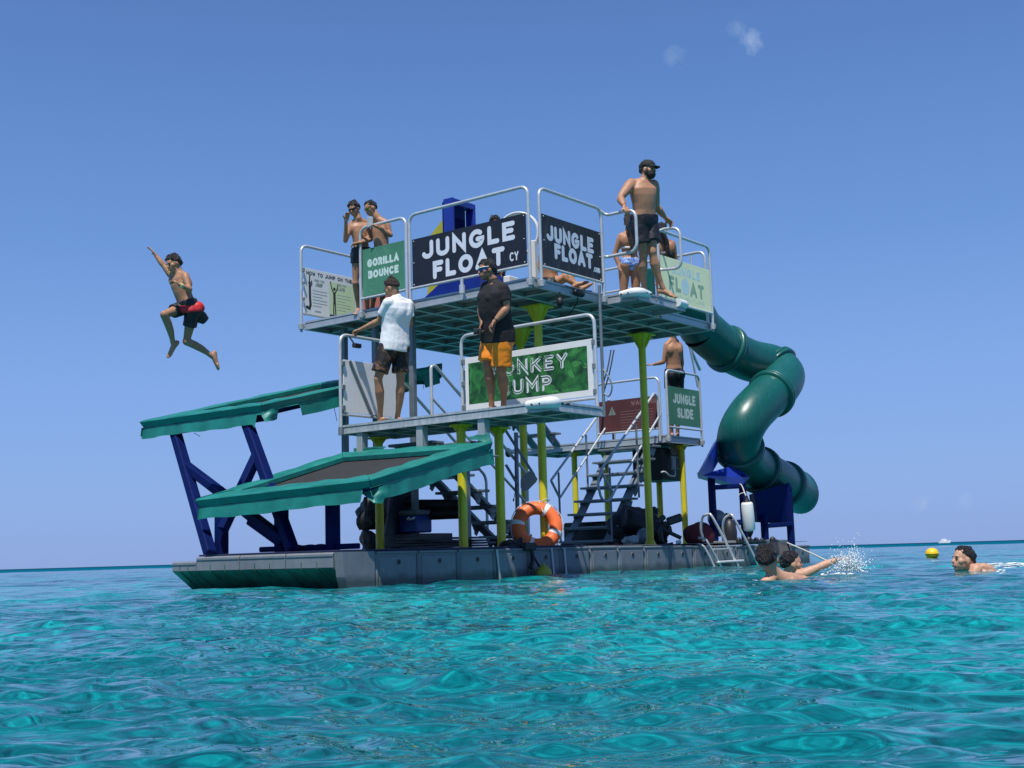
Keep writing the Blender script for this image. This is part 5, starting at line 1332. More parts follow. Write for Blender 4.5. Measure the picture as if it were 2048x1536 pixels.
        if hair == 'long':
            b_ = MB(); p_ = [Hd - f * .07 * k + up * .03 * k, Hd - f * .11 * k - up * .08 * k, sc - fwd * .13 * k, sc - fwd * .135 * k - spine * .16 * k, sc - fwd * .125 * k - spine * .28 * k]
            limb(b_, catmull(p_, 4), [(.062 - .003 * q_) * k for q_ in range(17)]); soft(b_.build('long_hair', M[hair_mat], fr), .01, 2)
    if shorts:
        sm = MB(); loft(sm, torso(.022 * k, -.14, .20))
        for sd in (-1, 1): sm.ell(hc + rh * sd * .078 * k - fwd * .058 * k - spine * .02, .105 * k * bulk, .105 * k * bulk, .115 * k)
        for sd in 'LR':
            hp_, kn = W['hip' + sd], W['kn' + sd]; d_ = (kn - hp_)
            L = shorts_len
            sm.tube([hp_ - d_ * .02, hp_ + d_ * .3 * L, hp_ + d_ * .7 * L, hp_ + d_ * L], [.108 * k * bulk, .112 * k * bulk, .108 * k * bulk, .110 * k * bulk], 22)
        fr.shorts = soft(sm.build('shorts', M[shorts], fr), .010, 3); folds(fr.shorts, .020 * k)
    if shirt:
        tm = MB(); loft(tm, [(c_ - fw_ * (.018 * k if i_ < 4 else 0), r_, fw_, max(a_, (.196 if i_ < 3 else .182) * k * bulk) if i_ < 6 else a_, max(b_, (.158 if i_ < 3 else .145) * k * bulk) if i_ < 6 else b_) for i_, (c_, r_, fw_, a_, b_) in enumerate(torso(.032 * k, -.10, 1.06))])
        for sd in (-1, 1): tm.ell(hc.lerp(sc, .80) + rs * sd * .072 * k + fwd * .068 * k * bulk, .105 * k, .100 * k, .090 * k)
        for sd in (-1, 1): tm.ell(hc.lerp(sc, .80) + rs * sd * .06 * k - fwd * .048 * k, .112 * k, .092 * k, .16 * k)
        for sd in 'LR':
            sh, el = W['sh' + sd], W['el' + sd]
            tm.ell(sh, .075 * k, .075 * k, .072 * k)
            tm.tube([sh, sh.lerp(el, .35), sh.lerp(el, .66)], [.076 * k, .073 * k, .070 * k], 18)
            limb(tm, [sc + spine * .03, sh], [.075 * k, .07 * k])
        tm.tube([sc + spine * .0, Nk + (Hd - Nk) * .12], [.085 * k, .070 * k], 18)
        fr.shirt = soft(tm.build('t_shirt', M[shirt], fr), .010, 3); folds(fr.shirt, .013 * k)
    return fr
def atw_world(px, py, D): return atw(px, py, D)
def band(fr, c, ax_, r_, h, nm, mt):
    ax_ = Vector(ax_).normalized(); c = Vector(c)
    return MB().tube([c - ax_ * h / 2, c + ax_ * h / 2], r_, 16).build(nm, mt, fr)
def shades(fr, mt, frame_mt=None):
    k = fr.k; b = MB()
    for i in range(9):
        pass
    vs = []; n_ = 12
    for z in (-.020, -.012, .012, .020):
        for i in range(n_ + 1):
            a = R(-78 + 156 * i / n_); rr = 1.0 if abs(z) < .015 else .985
            vs.append(fr.Hd + (fr.rt * math.sin(a) * .080 * rr + fr.f * (math.cos(a) * .094 * rr + .004) + fr.up * (z + .004)) * k)
    m_ = n_ + 1
    b.add(vs, [(j * m_ + i, j * m_ + i + 1, (j + 1) * m_ + i + 1, (j + 1) * m_ + i) for j in range(3) for i in range(n_)], True)
    o = b.build('sunglasses', mt, fr)
    if frame_mt:
        b = MB(); b.tube([fr.Hd + (fr.rt * math.sin(R(a)) * .082 + fr.f * (math.cos(R(a)) * .096 + .004) + fr.up * .026) * k for a in range(-100, 101, 10)], .005 * k, 6); b.build('glasses_frame', frame_mt, fr, o)
    return o

# man in the white T-shirt
p1 = person('person in white T-shirt and dark patterned shorts holding the rail of the jump deck', 15.75,
    dict(head=(783, 576), neck=(791, 593), shL=(778, 606, -.12), shR=(815, 609, .12), elL=(758, 642, -.02), wrL=(720, 660, .14), haL=(706, 665, .22),
         elR=(820, 648, .12), wrR=(779, 671, .22), haR=(764, 676, .28), hipL=(775, 692, -.06), hipR=(800, 694, .06), knL=(756, 758, -.12), anL=(760, 826, -.02), toL=(748, 830, .06),
         knR=(801, 758, .0), anR=(794, 823, .10), toR=(782, 827, .18)), (-.80, .42, -.42), 1.0, 'tan', WL, hair='short', hair_mat='hair_brown', shorts='camo', shorts_len=.80, shirt='shirt_white', curlL=55, curlR=55, bulk=1.0)
b = MB(); b.ell(p1.Hd + (p1.up * .105 - p1.f * .050), .042, .042, .038).tube([p1.Hd + p1.up * .08 - p1.f * .06, p1.Hd + p1.up * .14 - p1.f * .07], .02, 10); soft(b.build('hair_bun', M['hair'], p1), .008, 1)
# man in the black T-shirt
p2 = person('person in black T-shirt and orange shorts in front of the MONKEY JUMP sign', 14.75,
    dict(head=(973, 541), neck=(986, 561), shL=(1005, 577, -.15), shR=(974, 575, .13), elL=(1014, 616, -.18), wrL=(988, 644, -.26), haL=(977, 659, -.28), elR=(962, 615, .08), wrR=(964, 645, -.04), haR=(959, 660, -.06),
         hipL=(1003, 676, -.08), hipR=(984, 676, .08), knL=(1003, 742, -.06), anL=(1007, 799, .04), toL=(993, 805, -.06), knR=(975, 731, .0), anR=(983, 799, .08), toR=(969, 806, -.02)),
    (-.84, -.42, -.10), 1.03, 'brown', WL, bulk=1.12, hair='thick', shorts='shorts_orange', shorts_len=.86, shirt='shirt_black', curlL=45, curlR=45, eyes=True)
shades(p2, M['lens'], M['white_plastic'])
band(p2, p2.W['wrL'].lerp(p2.W['elL'], .12), p2.W['wrL'] - p2.W['elL'], .031, .015, 'wristband', M['black'])
b = MB(); c = p2.W['haR'] + Vector((-.02, -.03, -.02)); b.box(c - Vector((.05, .03, .035)), c + Vector((.05, .03, .035)), .01).tube([c + Vector((-.01, -.03, 0)), c + Vector((-.02, -.07, 0))], .025, 12)
cm = b.single('camera', M['dark'], 'small dark camera held by the person in orange shorts', 'camera', c, plat=False)
b = MB(); c = p2.sc + p2.fwd * .14 - p2.spine * .10 + p2.rs * -.06; b.ell(c, .03, .012, .006, n=10, k=6); b.build('chest_print', M['steel_light'], p2)
# man in the cap
p3 = person('bearded person in black cap and black shorts stepping to the top deck edge', 16.75,
    dict(head=(1296, 340), neck=(1290, 358), shR=(1262, 368, -.07), shL=(1307, 370, .05), elR=(1240, 396, -.28), wrR=(1249, 413, -.46), haR=(1256, 424, -.52), elL=(1313, 414, .28), wrL=(1332, 437, .40), haL=(1341, 445, .42),
         hipR=(1277, 445, -.05), hipL=(1299, 446, .05), knR=(1287, 510, -.08), anR=(1289, 572, .02), toR=(1306, 580, -.02), knL=(1305, 504, -.06), anL=(1326, 574, -.02), toL=(1350, 583, -.08)),
    (.80, -.50, -.06), 1.06, 'tan', WU, bulk=1.06, hair='short', shorts='shorts_black', shorts_len=.66, muscle=1.0, curlL=40, curlR=45, eyes=True)
b = MB(); p3.he((0, .040, -.062), .064, .064, .058, b); p3.he((0, .058, -.098), .036, .032, .026, b); p3.he((.055, .012, -.03), .024, .03, .05, b); p3.he((-.055, .012, -.03), .024, .03, .05, b); soft(b.build('beard', M['beard'], p3), .009, 1)
b = MB(); p3.he((0, .090, -.058), .022, .010, .006, b, 10, 6); b.build('lips', M['lip'], p3)
hb = MB(); hb.ell((0, 0, 0), 1, 1, 1, n=32, k=20); vs = []
for p in hb.v:
    x, y, z = p[0] * .087, p[1] * .107 - .010, max(p[2] * .088, -.010 + .0) + .046
    vs.append(tuple(p3.Hd + (p3.rt * x + p3.f * y + p3.up * z) * p3.k))
hb.v = vs; cp = hb.build('cap', M['cap'], p3)
vs = []; n_ = 14
for i in range(n_ + 1):
    a = R(-62 + 124 * i / n_)
    for rr, z in ((.098, .040), (.165, .022), (.168, .026), (.098, .048)):
        ex = 1 if rr < .1 else math.cos(a) ** .5 * .35 + .65
        vs.append(p3.Hd + (p3.rt * math.sin(a) * .088 * (1 if rr < .1 else .98) + p3.f * (math.cos(a) * rr * ex) + p3.up * z) * p3.k)
MB().add(vs, [(i * 4 + j, i * 4 + (j + 1) % 4, (i + 1) * 4 + (j + 1) % 4, (i + 1) * 4 + j) for i in range(n_) for j in range(4)], True).build('visor', M['cap'], p3, cp)
band(p3, p3.W['wrR'].lerp(p3.W['elR'], .1), p3.W['wrR'] - p3.W['elR'], .031, .012, 'wristband', M['shorts_red'])
# two boys
p4 = person('boy in dark swim shorts touching his sunglasses at the top deck gap', 17.35,
    dict(head=(708, 418), neck=(716, 437), shR=(704, 448, .0), shL=(731, 446, .06), elR=(691, 481, -.08), wrR=(692, 441, -.18), haR=(695, 428, -.20), elL=(741, 479, -.02), wrL=(718, 486, -.14), haL=(705, 488, -.16),
         hipR=(714, 508, -.03), hipL=(731, 508, .05), knR=(711, 566, -.06), anR=(717, 622, .02), toR=(711, 627, -.12), knL=(730, 566, .04), anL=(735, 622, .10), toL=(728, 627, -.02)),
    (-.38, -.80, -.40), .90, 'tan', WU, bulk=.86, hair='thick', shorts='shorts_black', shorts_len=.34)
shades(p4, M['dark'])
p5 = person('boy in gold sunglasses leaning behind the GORILLA BOUNCE sign', 17.25,
    dict(head=(741, 417), neck=(753, 434), shR=(750, 443, .10), shL=(773, 446, -.06), elL=(781, 470, -.12), wrL=(758, 456, -.22), haL=(745, 449, -.24), elR=(744, 472, .12), wrR=(727, 480, .02), haR=(716, 484, .0),
         hipR=(757, 512, .06), hipL=(774, 513, -.05), knR=(748, 570, .0), anR=(745, 625, .08), toR=(736, 630, -.02), knL=(764, 570, -.10), anL=(764, 625, .0), toL=(754, 630, -.1)),
    (-.74, -.50, -.40), .90, 'tan', WU, bulk=.88, hair='short', shorts='shorts_black', shorts_len=.55)
shades(p5, M['gold_lens'])
b = MB(); c = p5.W['haL'] + Vector((-.03, -.02, .03)); b.box(c - Vector((.04, .008, .07)), c + Vector((.04, .008, .07)), .006).single('phone', M['steel_light'], 'small grey phone held above the GORILLA BOUNCE sign', 'phone', c, plat=False)
# jumping boy
p6 = person('boy in red and black shorts jumping in mid air holding his nose', 14.0,
    dict(head=(347, 528), neck=(357, 544), shR=(343, 550, .12), shL=(371, 552, -.06), elR=(324, 527, .14), wrR=(311, 510, .15), haR=(303, 500, .16), elL=(379, 579, -.14), wrL=(360, 570, -.24), haL=(348, 561, -.22),
         hipR=(369, 615, .06), hipL=(386, 618, -.06), knR=(328, 629, -.24), anR=(346, 686, -.10), toR=(329, 710, -.16), knL=(373, 683, -.02), anL=(423, 712, .10), toL=(428, 742, .08)),
    (-.60, -.60, -.32), .86, 'olive', None, bulk=.88, hair='thick', shorts='shorts_black', shorts_len=.55, curlL=40, curlR=10)
sm = MB()
loft(sm, [(p6.hc + p6.spine * t, p6.rs, p6.fwd, a, b_) for t, a, b_ in ((-.035, .160, .140), (.0, .172, .146), (.05, .160, .128))])
for sd in (-1, 1): sm.ell(p6.hc + p6.rs * sd * .066 - p6.fwd * .058 - p6.spine * .0, .090, .094, .078)
soft(sm.build('red_waist', M['shorts_red'], p6), .009, 3)
q = p6.hc - p6.fwd * .08 - p6.spine * .10
sm = MB().tube([q, q - p6.fwd * .05 - p6.spine * .03, q - p6.fwd * .085 - p6.spine * .075], [.085, .070, .050], 16); soft(sm.build('loose_hem', M['shorts_black'], p6), .009, 2)
band(p6, p6.W['wrL'].lerp(p6.W['elL'], .1), p6.W['wrL'] - p6.W['elL'], .028, .03, 'wristband', mat('pale_wristband', (.75, .62, .30), .5))
# man on the slide deck
p7 = person('bare backed person on the slide deck with one hand held out', 22.0,
    dict(head=(1346, 657), neck=(1346, 674), shL=(1334, 690, -.04), shR=(1359, 691, .04), elL=(1327, 724, -.06), wrL=(1308, 729, .06), haL=(1297, 729, .10), elR=(1364, 724, .10), wrR=(1362, 744, .24), haR=(1360, 752, .3),
         hipL=(1340, 748, -.03), hipR=(1357, 748, .03), knL=(1341, 806, -.02), anL=(1343, 860, .03), toL=(1340, 866, .2), knR=(1355, 806, .04), anR=(1355, 860, .08), toR=(1356, 866, .25)),
    (-.40, .85, -.2), 1.0, 'tan', WS, bulk=.95, hair='short', shorts='shorts_black', shorts_len=.5, curlL=12)
# woman and others on the top deck
p8 = person('person seen from behind in blue patterned bikini behind the man in the cap', 18.8,
    dict(head=(1259, 445), neck=(1258, 462), shL=(1243, 473, .0), shR=(1275, 474, .02), elL=(1230, 507, .02), wrL=(1238, 532, -.04), haL=(1243, 542, -.06), elR=(1286, 506, .04), wrR=(1288, 535, -.04), haR=(1287, 548, -.06),
         hipL=(1249, 528, .0), hipR=(1272, 528, .02), knL=(1247, 590, -.02), anL=(1246, 640, .03), toL=(1244, 646, .2), knR=(1271, 590, .0), anR=(1271, 640, .05), toR=(1272, 646, .2)),
    (.15, .95, .0), 1.0, 'tan', WU, bulk=1.0, hair='long', hair_mat='hair_brown', female=True)
sm = MB(); sec = []
loft(sm, [(p8.hc + p8.spine * t, p8.rs, p8.fwd, a, b_) for t, a, b_ in ((-.10, .07, .11), (-.03, .150, .135), (.05, .176, .140), (.085, .172, .132))])
for sd in (-1, 1): sm.ell(p8.hc + p8.rs * sd * .075 - p8.fwd * .062 - p8.spine * .0, .082, .086, .065)
soft(sm.build('bikini_bottom', M['bikini'], p8), .010, 2)
c = p8.hc.lerp(p8.sc, .58)
sm = MB(); loft(sm, [(c + p8.spine * t, p8.rs, p8.fwd, .138, .112) for t in (-.012, .012)]); sm.build('bikini_strap', M['shirt_white'], p8)
p9 = person('person with dark top standing behind the right grab loop, back turned', 18.9,
    dict(head=(1324, 462), neck=(1328, 478), shL=(1316, 488, .0), shR=(1344, 488, .02), elL=(1310, 520, .0), wrL=(1316, 545, -.06), haL=(1320, 556, -.08), elR=(1351, 520, .04), wrR=(1347, 545, -.04), haR=(1344, 556, -.06),
         hipL=(1321, 540, .0), hipR=(1340, 540, .02), knL=(1321, 596, .0), anL=(1321, 640, .03), toL=(1320, 646, .2), knR=(1340, 596, .0), anR=(1340, 640, .05), toR=(1341, 646, .2)),
    (.2, .95, -.2), .96, 'brown', WU, bulk=1.0, hair='long', female=True)
sm = MB(); c = p9.hc.lerp(p9.sc, .56); loft(sm, [(c + p9.spine * t, p9.rs, p9.fwd, .14, .114) for t in (-.05, .05)]); sm.build('dark_top', M['shorts_black'], p9)
sm = MB(); loft(sm, [(p9.hc + p9.spine * t, p9.rs, p9.fwd, a, b_) for t, a, b_ in ((-.10, .07, .11), (-.03, .150, .135), (.09, .172, .135))]); soft(sm.build('bikini_bottom', M['shorts_black'], p9), .010, 2)
p10 = person('person whose dark hair shows above the JUNGLE FLOAT CY sign', 17.6,
    dict(head=(990, 447), neck=(990, 466), shL=(1006, 478, .0), shR=(974, 478, .0), elL=(1012, 512, -.02), wrL=(1006, 540, -.06), haL=(1002, 552, -.08), elR=(968, 512, -.02), wrR=(972, 540, -.06), haR=(976, 552, -.08),
         hipL=(998, 540, .0), hipR=(982, 540, .0), knL=(999, 590, -.04), anL=(999, 625, .0), toL=(1000, 630, -.2), knR=(981, 590, -.04), anR=(981, 625, .0), toR=(980, 630, -.2)),
    (.1, -.9, -.3), .88, 'brown', WU, bulk=.9, hair='thick', shorts='shorts_black')
p11 = person('person sitting behind the JUNGLE FLOAT.com sign, bare legs showing under it', 16.7,
    dict(head=(1100, 470), neck=(1100, 490), shL=(1086, 502, .12), shR=(1113, 502, .0), elL=(1080, 530, .15), wrL=(1084, 555, .1), haL=(1086, 566, .1), elR=(1122, 528, .0), wrR=(1128, 548, -.05), haR=(1136, 553, -.05),
         hipL=(1092, 568, .12), hipR=(1104, 570, .0), knL=(1140, 556, .12), anL=(1160, 575, .1), toL=(1172, 566, .1), knR=(1130, 552, -.05), anR=(1150, 566, -.1), toR=(1165, 560, -.1)),
    (.8, -.5, -.2), .9, 'tan', None, bulk=.9, hair='thick', shorts='shorts_black', shorts_len=.45)
# swimmers
p12 = person('person in the water with dark haired back of head towards us', 10.4,
    dict(head=(1536, 1120), neck=(1548, 1145), shL=(1528, 1172, -.10), shR=(1606, 1164, .16), elL=(1500, 1235, -.1), wrL=(1500, 1280, .1), haL=(1505, 1295, .15), elR=(1640, 1230, .2), wrR=(1640, 1280, .3), haR=(1640, 1295, .35),
         hipL=(1545, 1285, .1), hipR=(1590, 1285, .2), knL=(1545, 1380, .2), anL=(1545, 1460, -.1), toL=(1545, 1480, -.1), knR=(1590, 1380, .2), anR=(1590, 1460, -.1), toR=(1590, 1480, -.1)),
    (.35, .92, -.05), 1.0, 'fair', None, bulk=1.0, hair='thick')
p13 = person('person in the water stretching one arm right into a splash', 11.4,
    dict(head=(1584, 1127), neck=(1578, 1146), shR=(1603, 1150, -.05), shL=(1568, 1160, .25), elR=(1645, 1131, -.05), wrR=(1675, 1119, -.02), haR=(1692, 1116, .0), elL=(1560, 1200, .3), wrL=(1580, 1230, .3), haL=(1590, 1240, .3),
         hipR=(1560, 1240, -.05), hipL=(1545, 1240, .15), knR=(1550, 1320, .0), anR=(1530, 1390, .0), toR=(1525, 1400, .0), knL=(1540, 1320, .15), anL=(1520, 1390, .15), toL=(1515, 1400, .15)),
    (.96, .12, .06), .92, 'fair', None, bulk=.9, hair='short', hair_mat='hair', curlR=14)
band(p13, p13.W['wrR'].lerp(p13.W['elR'], .1), p13.W['wrR'] - p13.W['elR'], .029, .012, 'wristband', M['black'])
p14 = person('person swimming alone at the right edge, head in profile facing left', 11.2,
    dict(head=(1926, 1119), neck=(1944, 1136), shL=(1952, 1140, -.12), shR=(1956, 1146, .18), elL=(1925, 1195, -.2), wrL=(1900, 1215, -.2), haL=(1888, 1218, -.2), elR=(1930, 1195, .25), wrR=(1900, 1215, .25), haR=(1888, 1218, .25),
         hipL=(2050, 1195, -.05), hipR=(2052, 1198, .12), knL=(2130, 1215, -.05), anL=(2210, 1220, -.05), toL=(2240, 1222, -.05), knR=(2130, 1215, .12), anR=(2210, 1220, .12), toR=(2240, 1222, .12)),
    (-.97, -.16, .10), .98, 'fair', None, bulk=.95, hair='short')

# ------------------------------------------------------------------ sea
def sea():
    rng = np.random.default_rng(11)
    rs_ = [0.35]
    while rs_[-1] < 70: rs_.append(rs_[-1] * 1.0054)
    while rs_[-1] < 24000: rs_.append(rs_[-1] * 1.10)
    r = np.array(rs_)
    a_f = np.linspace(R(-34), R(34), 460); step = a_f[1] - a_f[0]
    a_out = []
    a = a_f[-1]
    while a < R(180) - step:
        step = min(step * 1.08, R(4)); a += step; a_out.append(min(a, R(180)))
    if a_out[-1] < R(180) - 1e-6: a_out.append(R(180))
    pos = np.array(a_out); ang = np.concatenate([-pos[::-1][1:] if abs(pos[-1] - math.pi) < 1e-6 else -pos[::-1], a_f, pos])
    nr, na = len(r), len(ang)
    X = r[:, None] * np.sin(ang)[None]; Y = r[:, None] * np.cos(ang)[None]
    spacing = np.maximum(r * 0.0054, r * 0.003)[:, None] * np.ones((1, na))
    Zz = np.zeros_like(X); DX = np.zeros_like(X); DY = np.zeros_like(X)
    lam = np.exp(rng.uniform(math.log(.08), math.log(3.2), 170))
    main = R(78)
    for L in lam:
        th = main + rng.normal(0, .62) ; k = 2 * math.pi / L; amp = .0033 * (L / (1 + (L / .9) ** 1.1)) * 1.3 * rng.uniform(.6, 1.4) * (1.7 if L < .25 else .85 if L < 1 else 1.0)
        att = np.clip((L / spacing - 2.2) / 3.0, 0, 1)
        ph = k * (X * math.cos(th) + Y * math.sin(th)) + rng.uniform(0, 6.28)
        Zz += att * amp * np.sin(ph); q = .45 * amp
        DX += att * q * np.cos(ph) * math.cos(th); DY += att * q * np.cos(ph) * math.sin(th)
    calm = np.clip((r - .35) / 1.2, 0, 1)[:, None]
    Zz *= calm
    far = np.clip((400 - r) / 300, 0, 1)[:, None]; Zz *= far
    co = np.stack([X + DX * far * calm, Y + DY * far * calm, Zz], -1).reshape(-1, 3)
    i, j = np.meshgrid(np.arange(nr - 1), np.arange(na), indexing='ij'); jn = (j + 1) % na
    q = np.stack([i * na + j, i * na + jn, (i + 1) * na + jn, (i + 1) * na + j], -1).reshape(-1, 4)
    # the inner disc
    co = np.concatenate([co, [[0, 0, 0]]]); c_ = len(co) - 1
    tri = np.stack([np.full(na, c_), np.arange(na), (np.arange(na) + 1) % na], -1)
    me = bpy.data.meshes.new('sea')
    me.vertices.add(len(co)); me.vertices.foreach_set('co', co.astype(np.float32).ravel())
    nl = q.size + tri.size; me.loops.add(nl)
    me.loops.foreach_set('vertex_index', np.concatenate([q[:, ::-1].ravel(), tri[:, ::-1].ravel()]).astype(np.int32))
    me.polygons.add(len(q) + len(tri))
    st = np.concatenate([np.arange(len(q)) * 4, len(q) * 4 + np.arange(len(tri)) * 3]).astype(np.int32)
    me.polygons.foreach_set('loop_start', st); me.polygons.foreach_set('loop_total', np.concatenate([np.full(len(q), 4), np.full(len(tri), 3)]).astype(np.int32))
    me.polygons.foreach_set('use_smooth', np.ones(len(q) + len(tri), dtype=bool))
    me.update(calc_edges=True); me.validate()
    o = bpy.data.objects.new('sea', me); COL.objects.link(o); o['kind'] = 'structure'
    mt = bpy.data.materials.new('sea_water'); mt.use_nodes = True; n, l = mt.node_tree.nodes, mt.node_tree.links
    b = n['Principled BSDF']; b.inputs['IOR'].default_value = 1.333; b.inputs['Roughness'].default_value = .012
    tc = n.new('ShaderNodeTexCoord')
    # bottom patches and refracted wave light painted into the colour, shifted by wave normals
    gn = n.new('ShaderNodeNewGeometry'); sc_ = n.new('ShaderNodeVectorMath'); sc_.operation = 'MULTIPLY'; sc_.inputs[1].default_value = (3.4, 3.4, 0)
    l.new(gn.outputs['Normal'], sc_.inputs[0])
    ps = n.new('ShaderNodeVectorMath'); ps.operation = 'ADD'; l.new(tc.outputs['Object'], ps.inputs[0]); l.new(sc_.outputs[0], ps.inputs[1])
    flat_ = n.new('ShaderNodeVectorMath'); flat_.operation = 'MULTIPLY'; flat_.inputs[1].default_value = (1, 1, 0); l.new(ps.outputs[0], flat_.inputs[0])
    n1_ = n.new('ShaderNodeTexNoise'); n1_.inputs['Scale'].default_value = 1.9; n1_.inputs['Detail'].default_value = 5; n1_.inputs['Roughness'].default_value = .60; l.new(flat_.outputs[0], n1_.inputs[0])
    n2_ = n.new('ShaderNodeTexNoise'); n2_.inputs['Scale'].default_value = .22; n2_.inputs['Detail'].default_value = 3; l.new(tc.outputs['Object'], n2_.inputs[0])
    av = n.new('ShaderNodeMath'); av.operation = 'MULTIPLY_ADD'; av.inputs[1].default_value = .45; l.new(n2_.outputs['Fac'], av.inputs[0])
    sc2 = n.new('ShaderNodeMath'); sc2.operation = 'MULTIPLY'; sc2.inputs[1].default_value = .62; l.new(n1_.outputs['Fac'], sc2.inputs[0]); l.new(sc2.outputs[0], av.inputs[2])
    cr = n.new('ShaderNodeValToRGB'); l.new(av.outputs[0], cr.inputs[0])
    e = cr.color_ramp.elements; e[0].position = .42; e[0].color = (.001, .050, .066, 1); e[1].position = .64; e[1].color = (.006, .335, .335, 1)
    x = e.new(.52); x.color = (.0016, .135, .156, 1)
    # deeper water farther out is bluer and, being rougher, mirrors less of the low sky
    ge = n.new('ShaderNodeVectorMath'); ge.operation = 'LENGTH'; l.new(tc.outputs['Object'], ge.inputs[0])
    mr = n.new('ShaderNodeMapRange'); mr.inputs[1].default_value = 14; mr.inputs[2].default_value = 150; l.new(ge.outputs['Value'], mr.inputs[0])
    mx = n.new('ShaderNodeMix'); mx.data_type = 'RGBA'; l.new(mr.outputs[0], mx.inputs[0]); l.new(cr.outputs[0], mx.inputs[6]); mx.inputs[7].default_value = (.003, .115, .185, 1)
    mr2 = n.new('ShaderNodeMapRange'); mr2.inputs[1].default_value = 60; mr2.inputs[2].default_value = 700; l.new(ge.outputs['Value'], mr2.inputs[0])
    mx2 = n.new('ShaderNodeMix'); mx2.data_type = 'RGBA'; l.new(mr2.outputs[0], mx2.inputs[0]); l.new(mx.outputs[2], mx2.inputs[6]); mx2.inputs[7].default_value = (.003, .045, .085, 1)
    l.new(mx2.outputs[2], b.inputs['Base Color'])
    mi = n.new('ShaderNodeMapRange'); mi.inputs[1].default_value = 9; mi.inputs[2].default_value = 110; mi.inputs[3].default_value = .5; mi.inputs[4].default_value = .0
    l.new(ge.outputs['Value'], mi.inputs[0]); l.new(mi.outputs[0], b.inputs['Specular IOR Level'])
    w1 = n.new('ShaderNodeTexNoise'); w1.inputs['Scale'].default_value = 9; w1.inputs['Detail'].default_value = 2; w1.inputs['Roughness'].default_value = .55; w1.inputs['Distortion'].default_value = .3
    mp = n.new('ShaderNodeMapping'); mp.inputs['Rotation'].default_value = (0, 0, R(25)); mp.inputs['Scale'].default_value = (1, 1.9, 1)
    l.new(tc.outputs['Object'], mp.inputs[0]); l.new(mp.outputs[0], w1.inputs[0])
    bu = n.new('ShaderNodeBump'); bu.inputs['Strength'].default_value = .45; bu.inputs['Distance'].default_value = .03; l.new(w1.outputs['Fac'], bu.inputs['Height'])
    w2 = n.new('ShaderNodeTexNoise'); w2.inputs['Scale'].default_value = 2.2; w2.inputs['Detail'].default_value = 3; l.new(mp.outputs[0], w2.inputs[0])
    bu2 = n.new('ShaderNodeBump'); bu2.inputs['Strength'].default_value = .5; bu2.inputs['Distance'].default_value = .10; l.new(w2.outputs['Fac'], bu2.inputs['Height'])
    l.new(bu2.outputs[0], bu.inputs['Normal']); l.new(bu.outputs[0], b.inputs['Normal'])
    me.materials.append(mt)
    return o
sea()

# splash thrown up by the reaching arm, foam around the swimmers
rn = random.Random(3); b = MB()
def drop(c, r_): b.ell(c, r_, r_, r_ * rn.uniform(.8, 1.5), n=6, k=4)
for i in range(950):
    a = rn.uniform(0, 1); px = 1698 + rn.gauss(0, 19); py = 1140 - abs(rn.gauss(0, 22)) + rn.uniform(-2, 8); D = 11.3 + rn.gauss(0, .12)
    p = atw(px, py, D)
    if p.z < .0: p.z = rn.uniform(0, .03)
    drop(p, rn.choice((.0018, .0022, .003, .004, .0055)))
for i in range(60):
    t = i / 60; px = 1655 + 75 * t + rn.uniform(-3, 3); py = 1146 - 26 * math.sin(t * 3.1) * rn.uniform(.2, 1); p = atw(px, py, 11.3 + rn.uniform(-.15, .15)); p.z = max(p.z, .005); drop(p, rn.uniform(.004, .010))
for i in range(130):
    a = rn.uniform(.15, 2.9); L0 = rn.uniform(5, 24); L1 = L0 + rn.uniform(3, 10); o_ = 1692 + rn.uniform(-8, 12)
    p = atw(o_ + math.cos(a) * L0, 1143 - math.sin(a) * L0 * 1.3, 11.3); q = atw(o_ + math.cos(a) * L1, 1143 - math.sin(a) * L1 * 1.3, 11.3 + rn.gauss(0, .08))
    b.tube([p, p.lerp(q, .6), q], [.0045, .0032, .0012], 5)
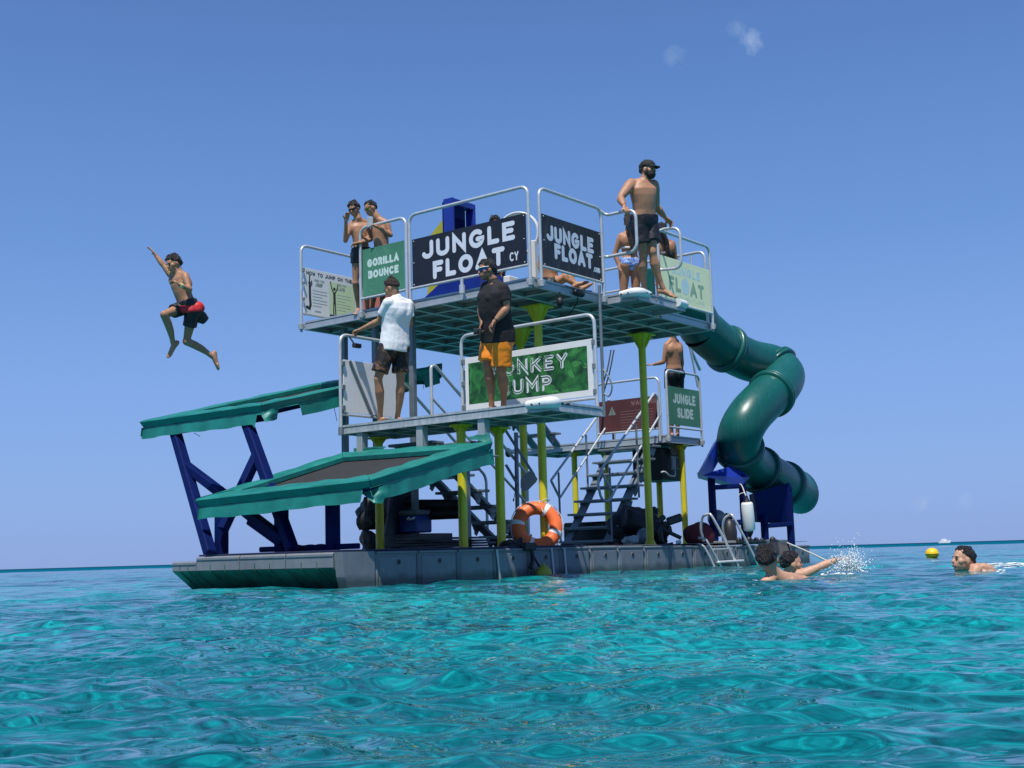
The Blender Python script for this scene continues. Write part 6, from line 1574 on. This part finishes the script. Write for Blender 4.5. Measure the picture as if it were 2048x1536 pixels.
b.single('splash', M['foam'], 'white water splash in front of the reaching hand', None, atw(1700, 1140, 11.3), plat=False, kind='stuff')
b = MB()
def foam(px, py, D, L, n_):
    for i in range(n_):
        p = atw(px + rn.uniform(-L, L), py + rn.uniform(-2, 2), D + rn.uniform(-.3, .3)); p.z = rn.uniform(-.01, .02); r_ = rn.uniform(.006, .022); b.ell(p, r_ * 1.6, r_, r_ * .4, n=8, k=5)
foam(1672, 1146, 11.3, 30, 70); foam(1985, 1136, 11.2, 24, 40)
b.single('foam_patch', M['foam'], 'broken white foam around the swimmers', None, atw(1672, 1146, 11.3), plat=False, kind='stuff')
# pale foamy wake behind the lone swimmer
b = MB()
for i in range(330):
    t = rn.random(); px = 1950 + 260 * t; py = 1117 + rn.gauss(0, 2.2) + (5 if rn.random() < .25 else 0); p = atw(px, py, 13.0 + rn.gauss(0, .35)); p.z = .035 * math.exp(-((p.y - 13.0) / .3) ** 2) + rn.uniform(-.004, .012)
    r_ = rn.uniform(.005, .024); b.ell(p, r_ * 2.4, r_, r_ * .22, n=8, k=5)
b.single('wake_foam', M['foam'], 'streak of pale foam behind the lone swimmer', None, atw(2000, 1117, 13.0), plat=False, kind='stuff')
# yellow buoy, far boat
q = atw(1864, 1107, 22.5); by = Frame('marker_buoy', 'yellow round marker buoy floating near the right edge', 'buoy', q, plat=False)
MB().ell(q, .118, .118, .10).build('float', M['buoy'], by); MB().ring(q + Vector((0, 0, .0)), (0, 0, 1), .112, .012, 24, 8).build('seam', M['buoy'], by)
q = atw(1890, 1083, 420); bt = Frame('motor_boat', 'tiny white boat far off on the horizon at the right', 'boat', (q.x, q.y, 0), plat=False)
q.z = 0
MB().prism([q + Vector((-1.9, 0, .0)), q + Vector((1.7, 0, .0)), q + Vector((2.0, 0, .85)), q + Vector((-1.8, 0, .7))], (0, 1.4, 0)).build('hull', M['boat'], bt)
MB().box(q + Vector((-1.0, .2, .75)), q + Vector((.6, 1.2, 1.35)), .05).build('cabin', M['boat'], bt)
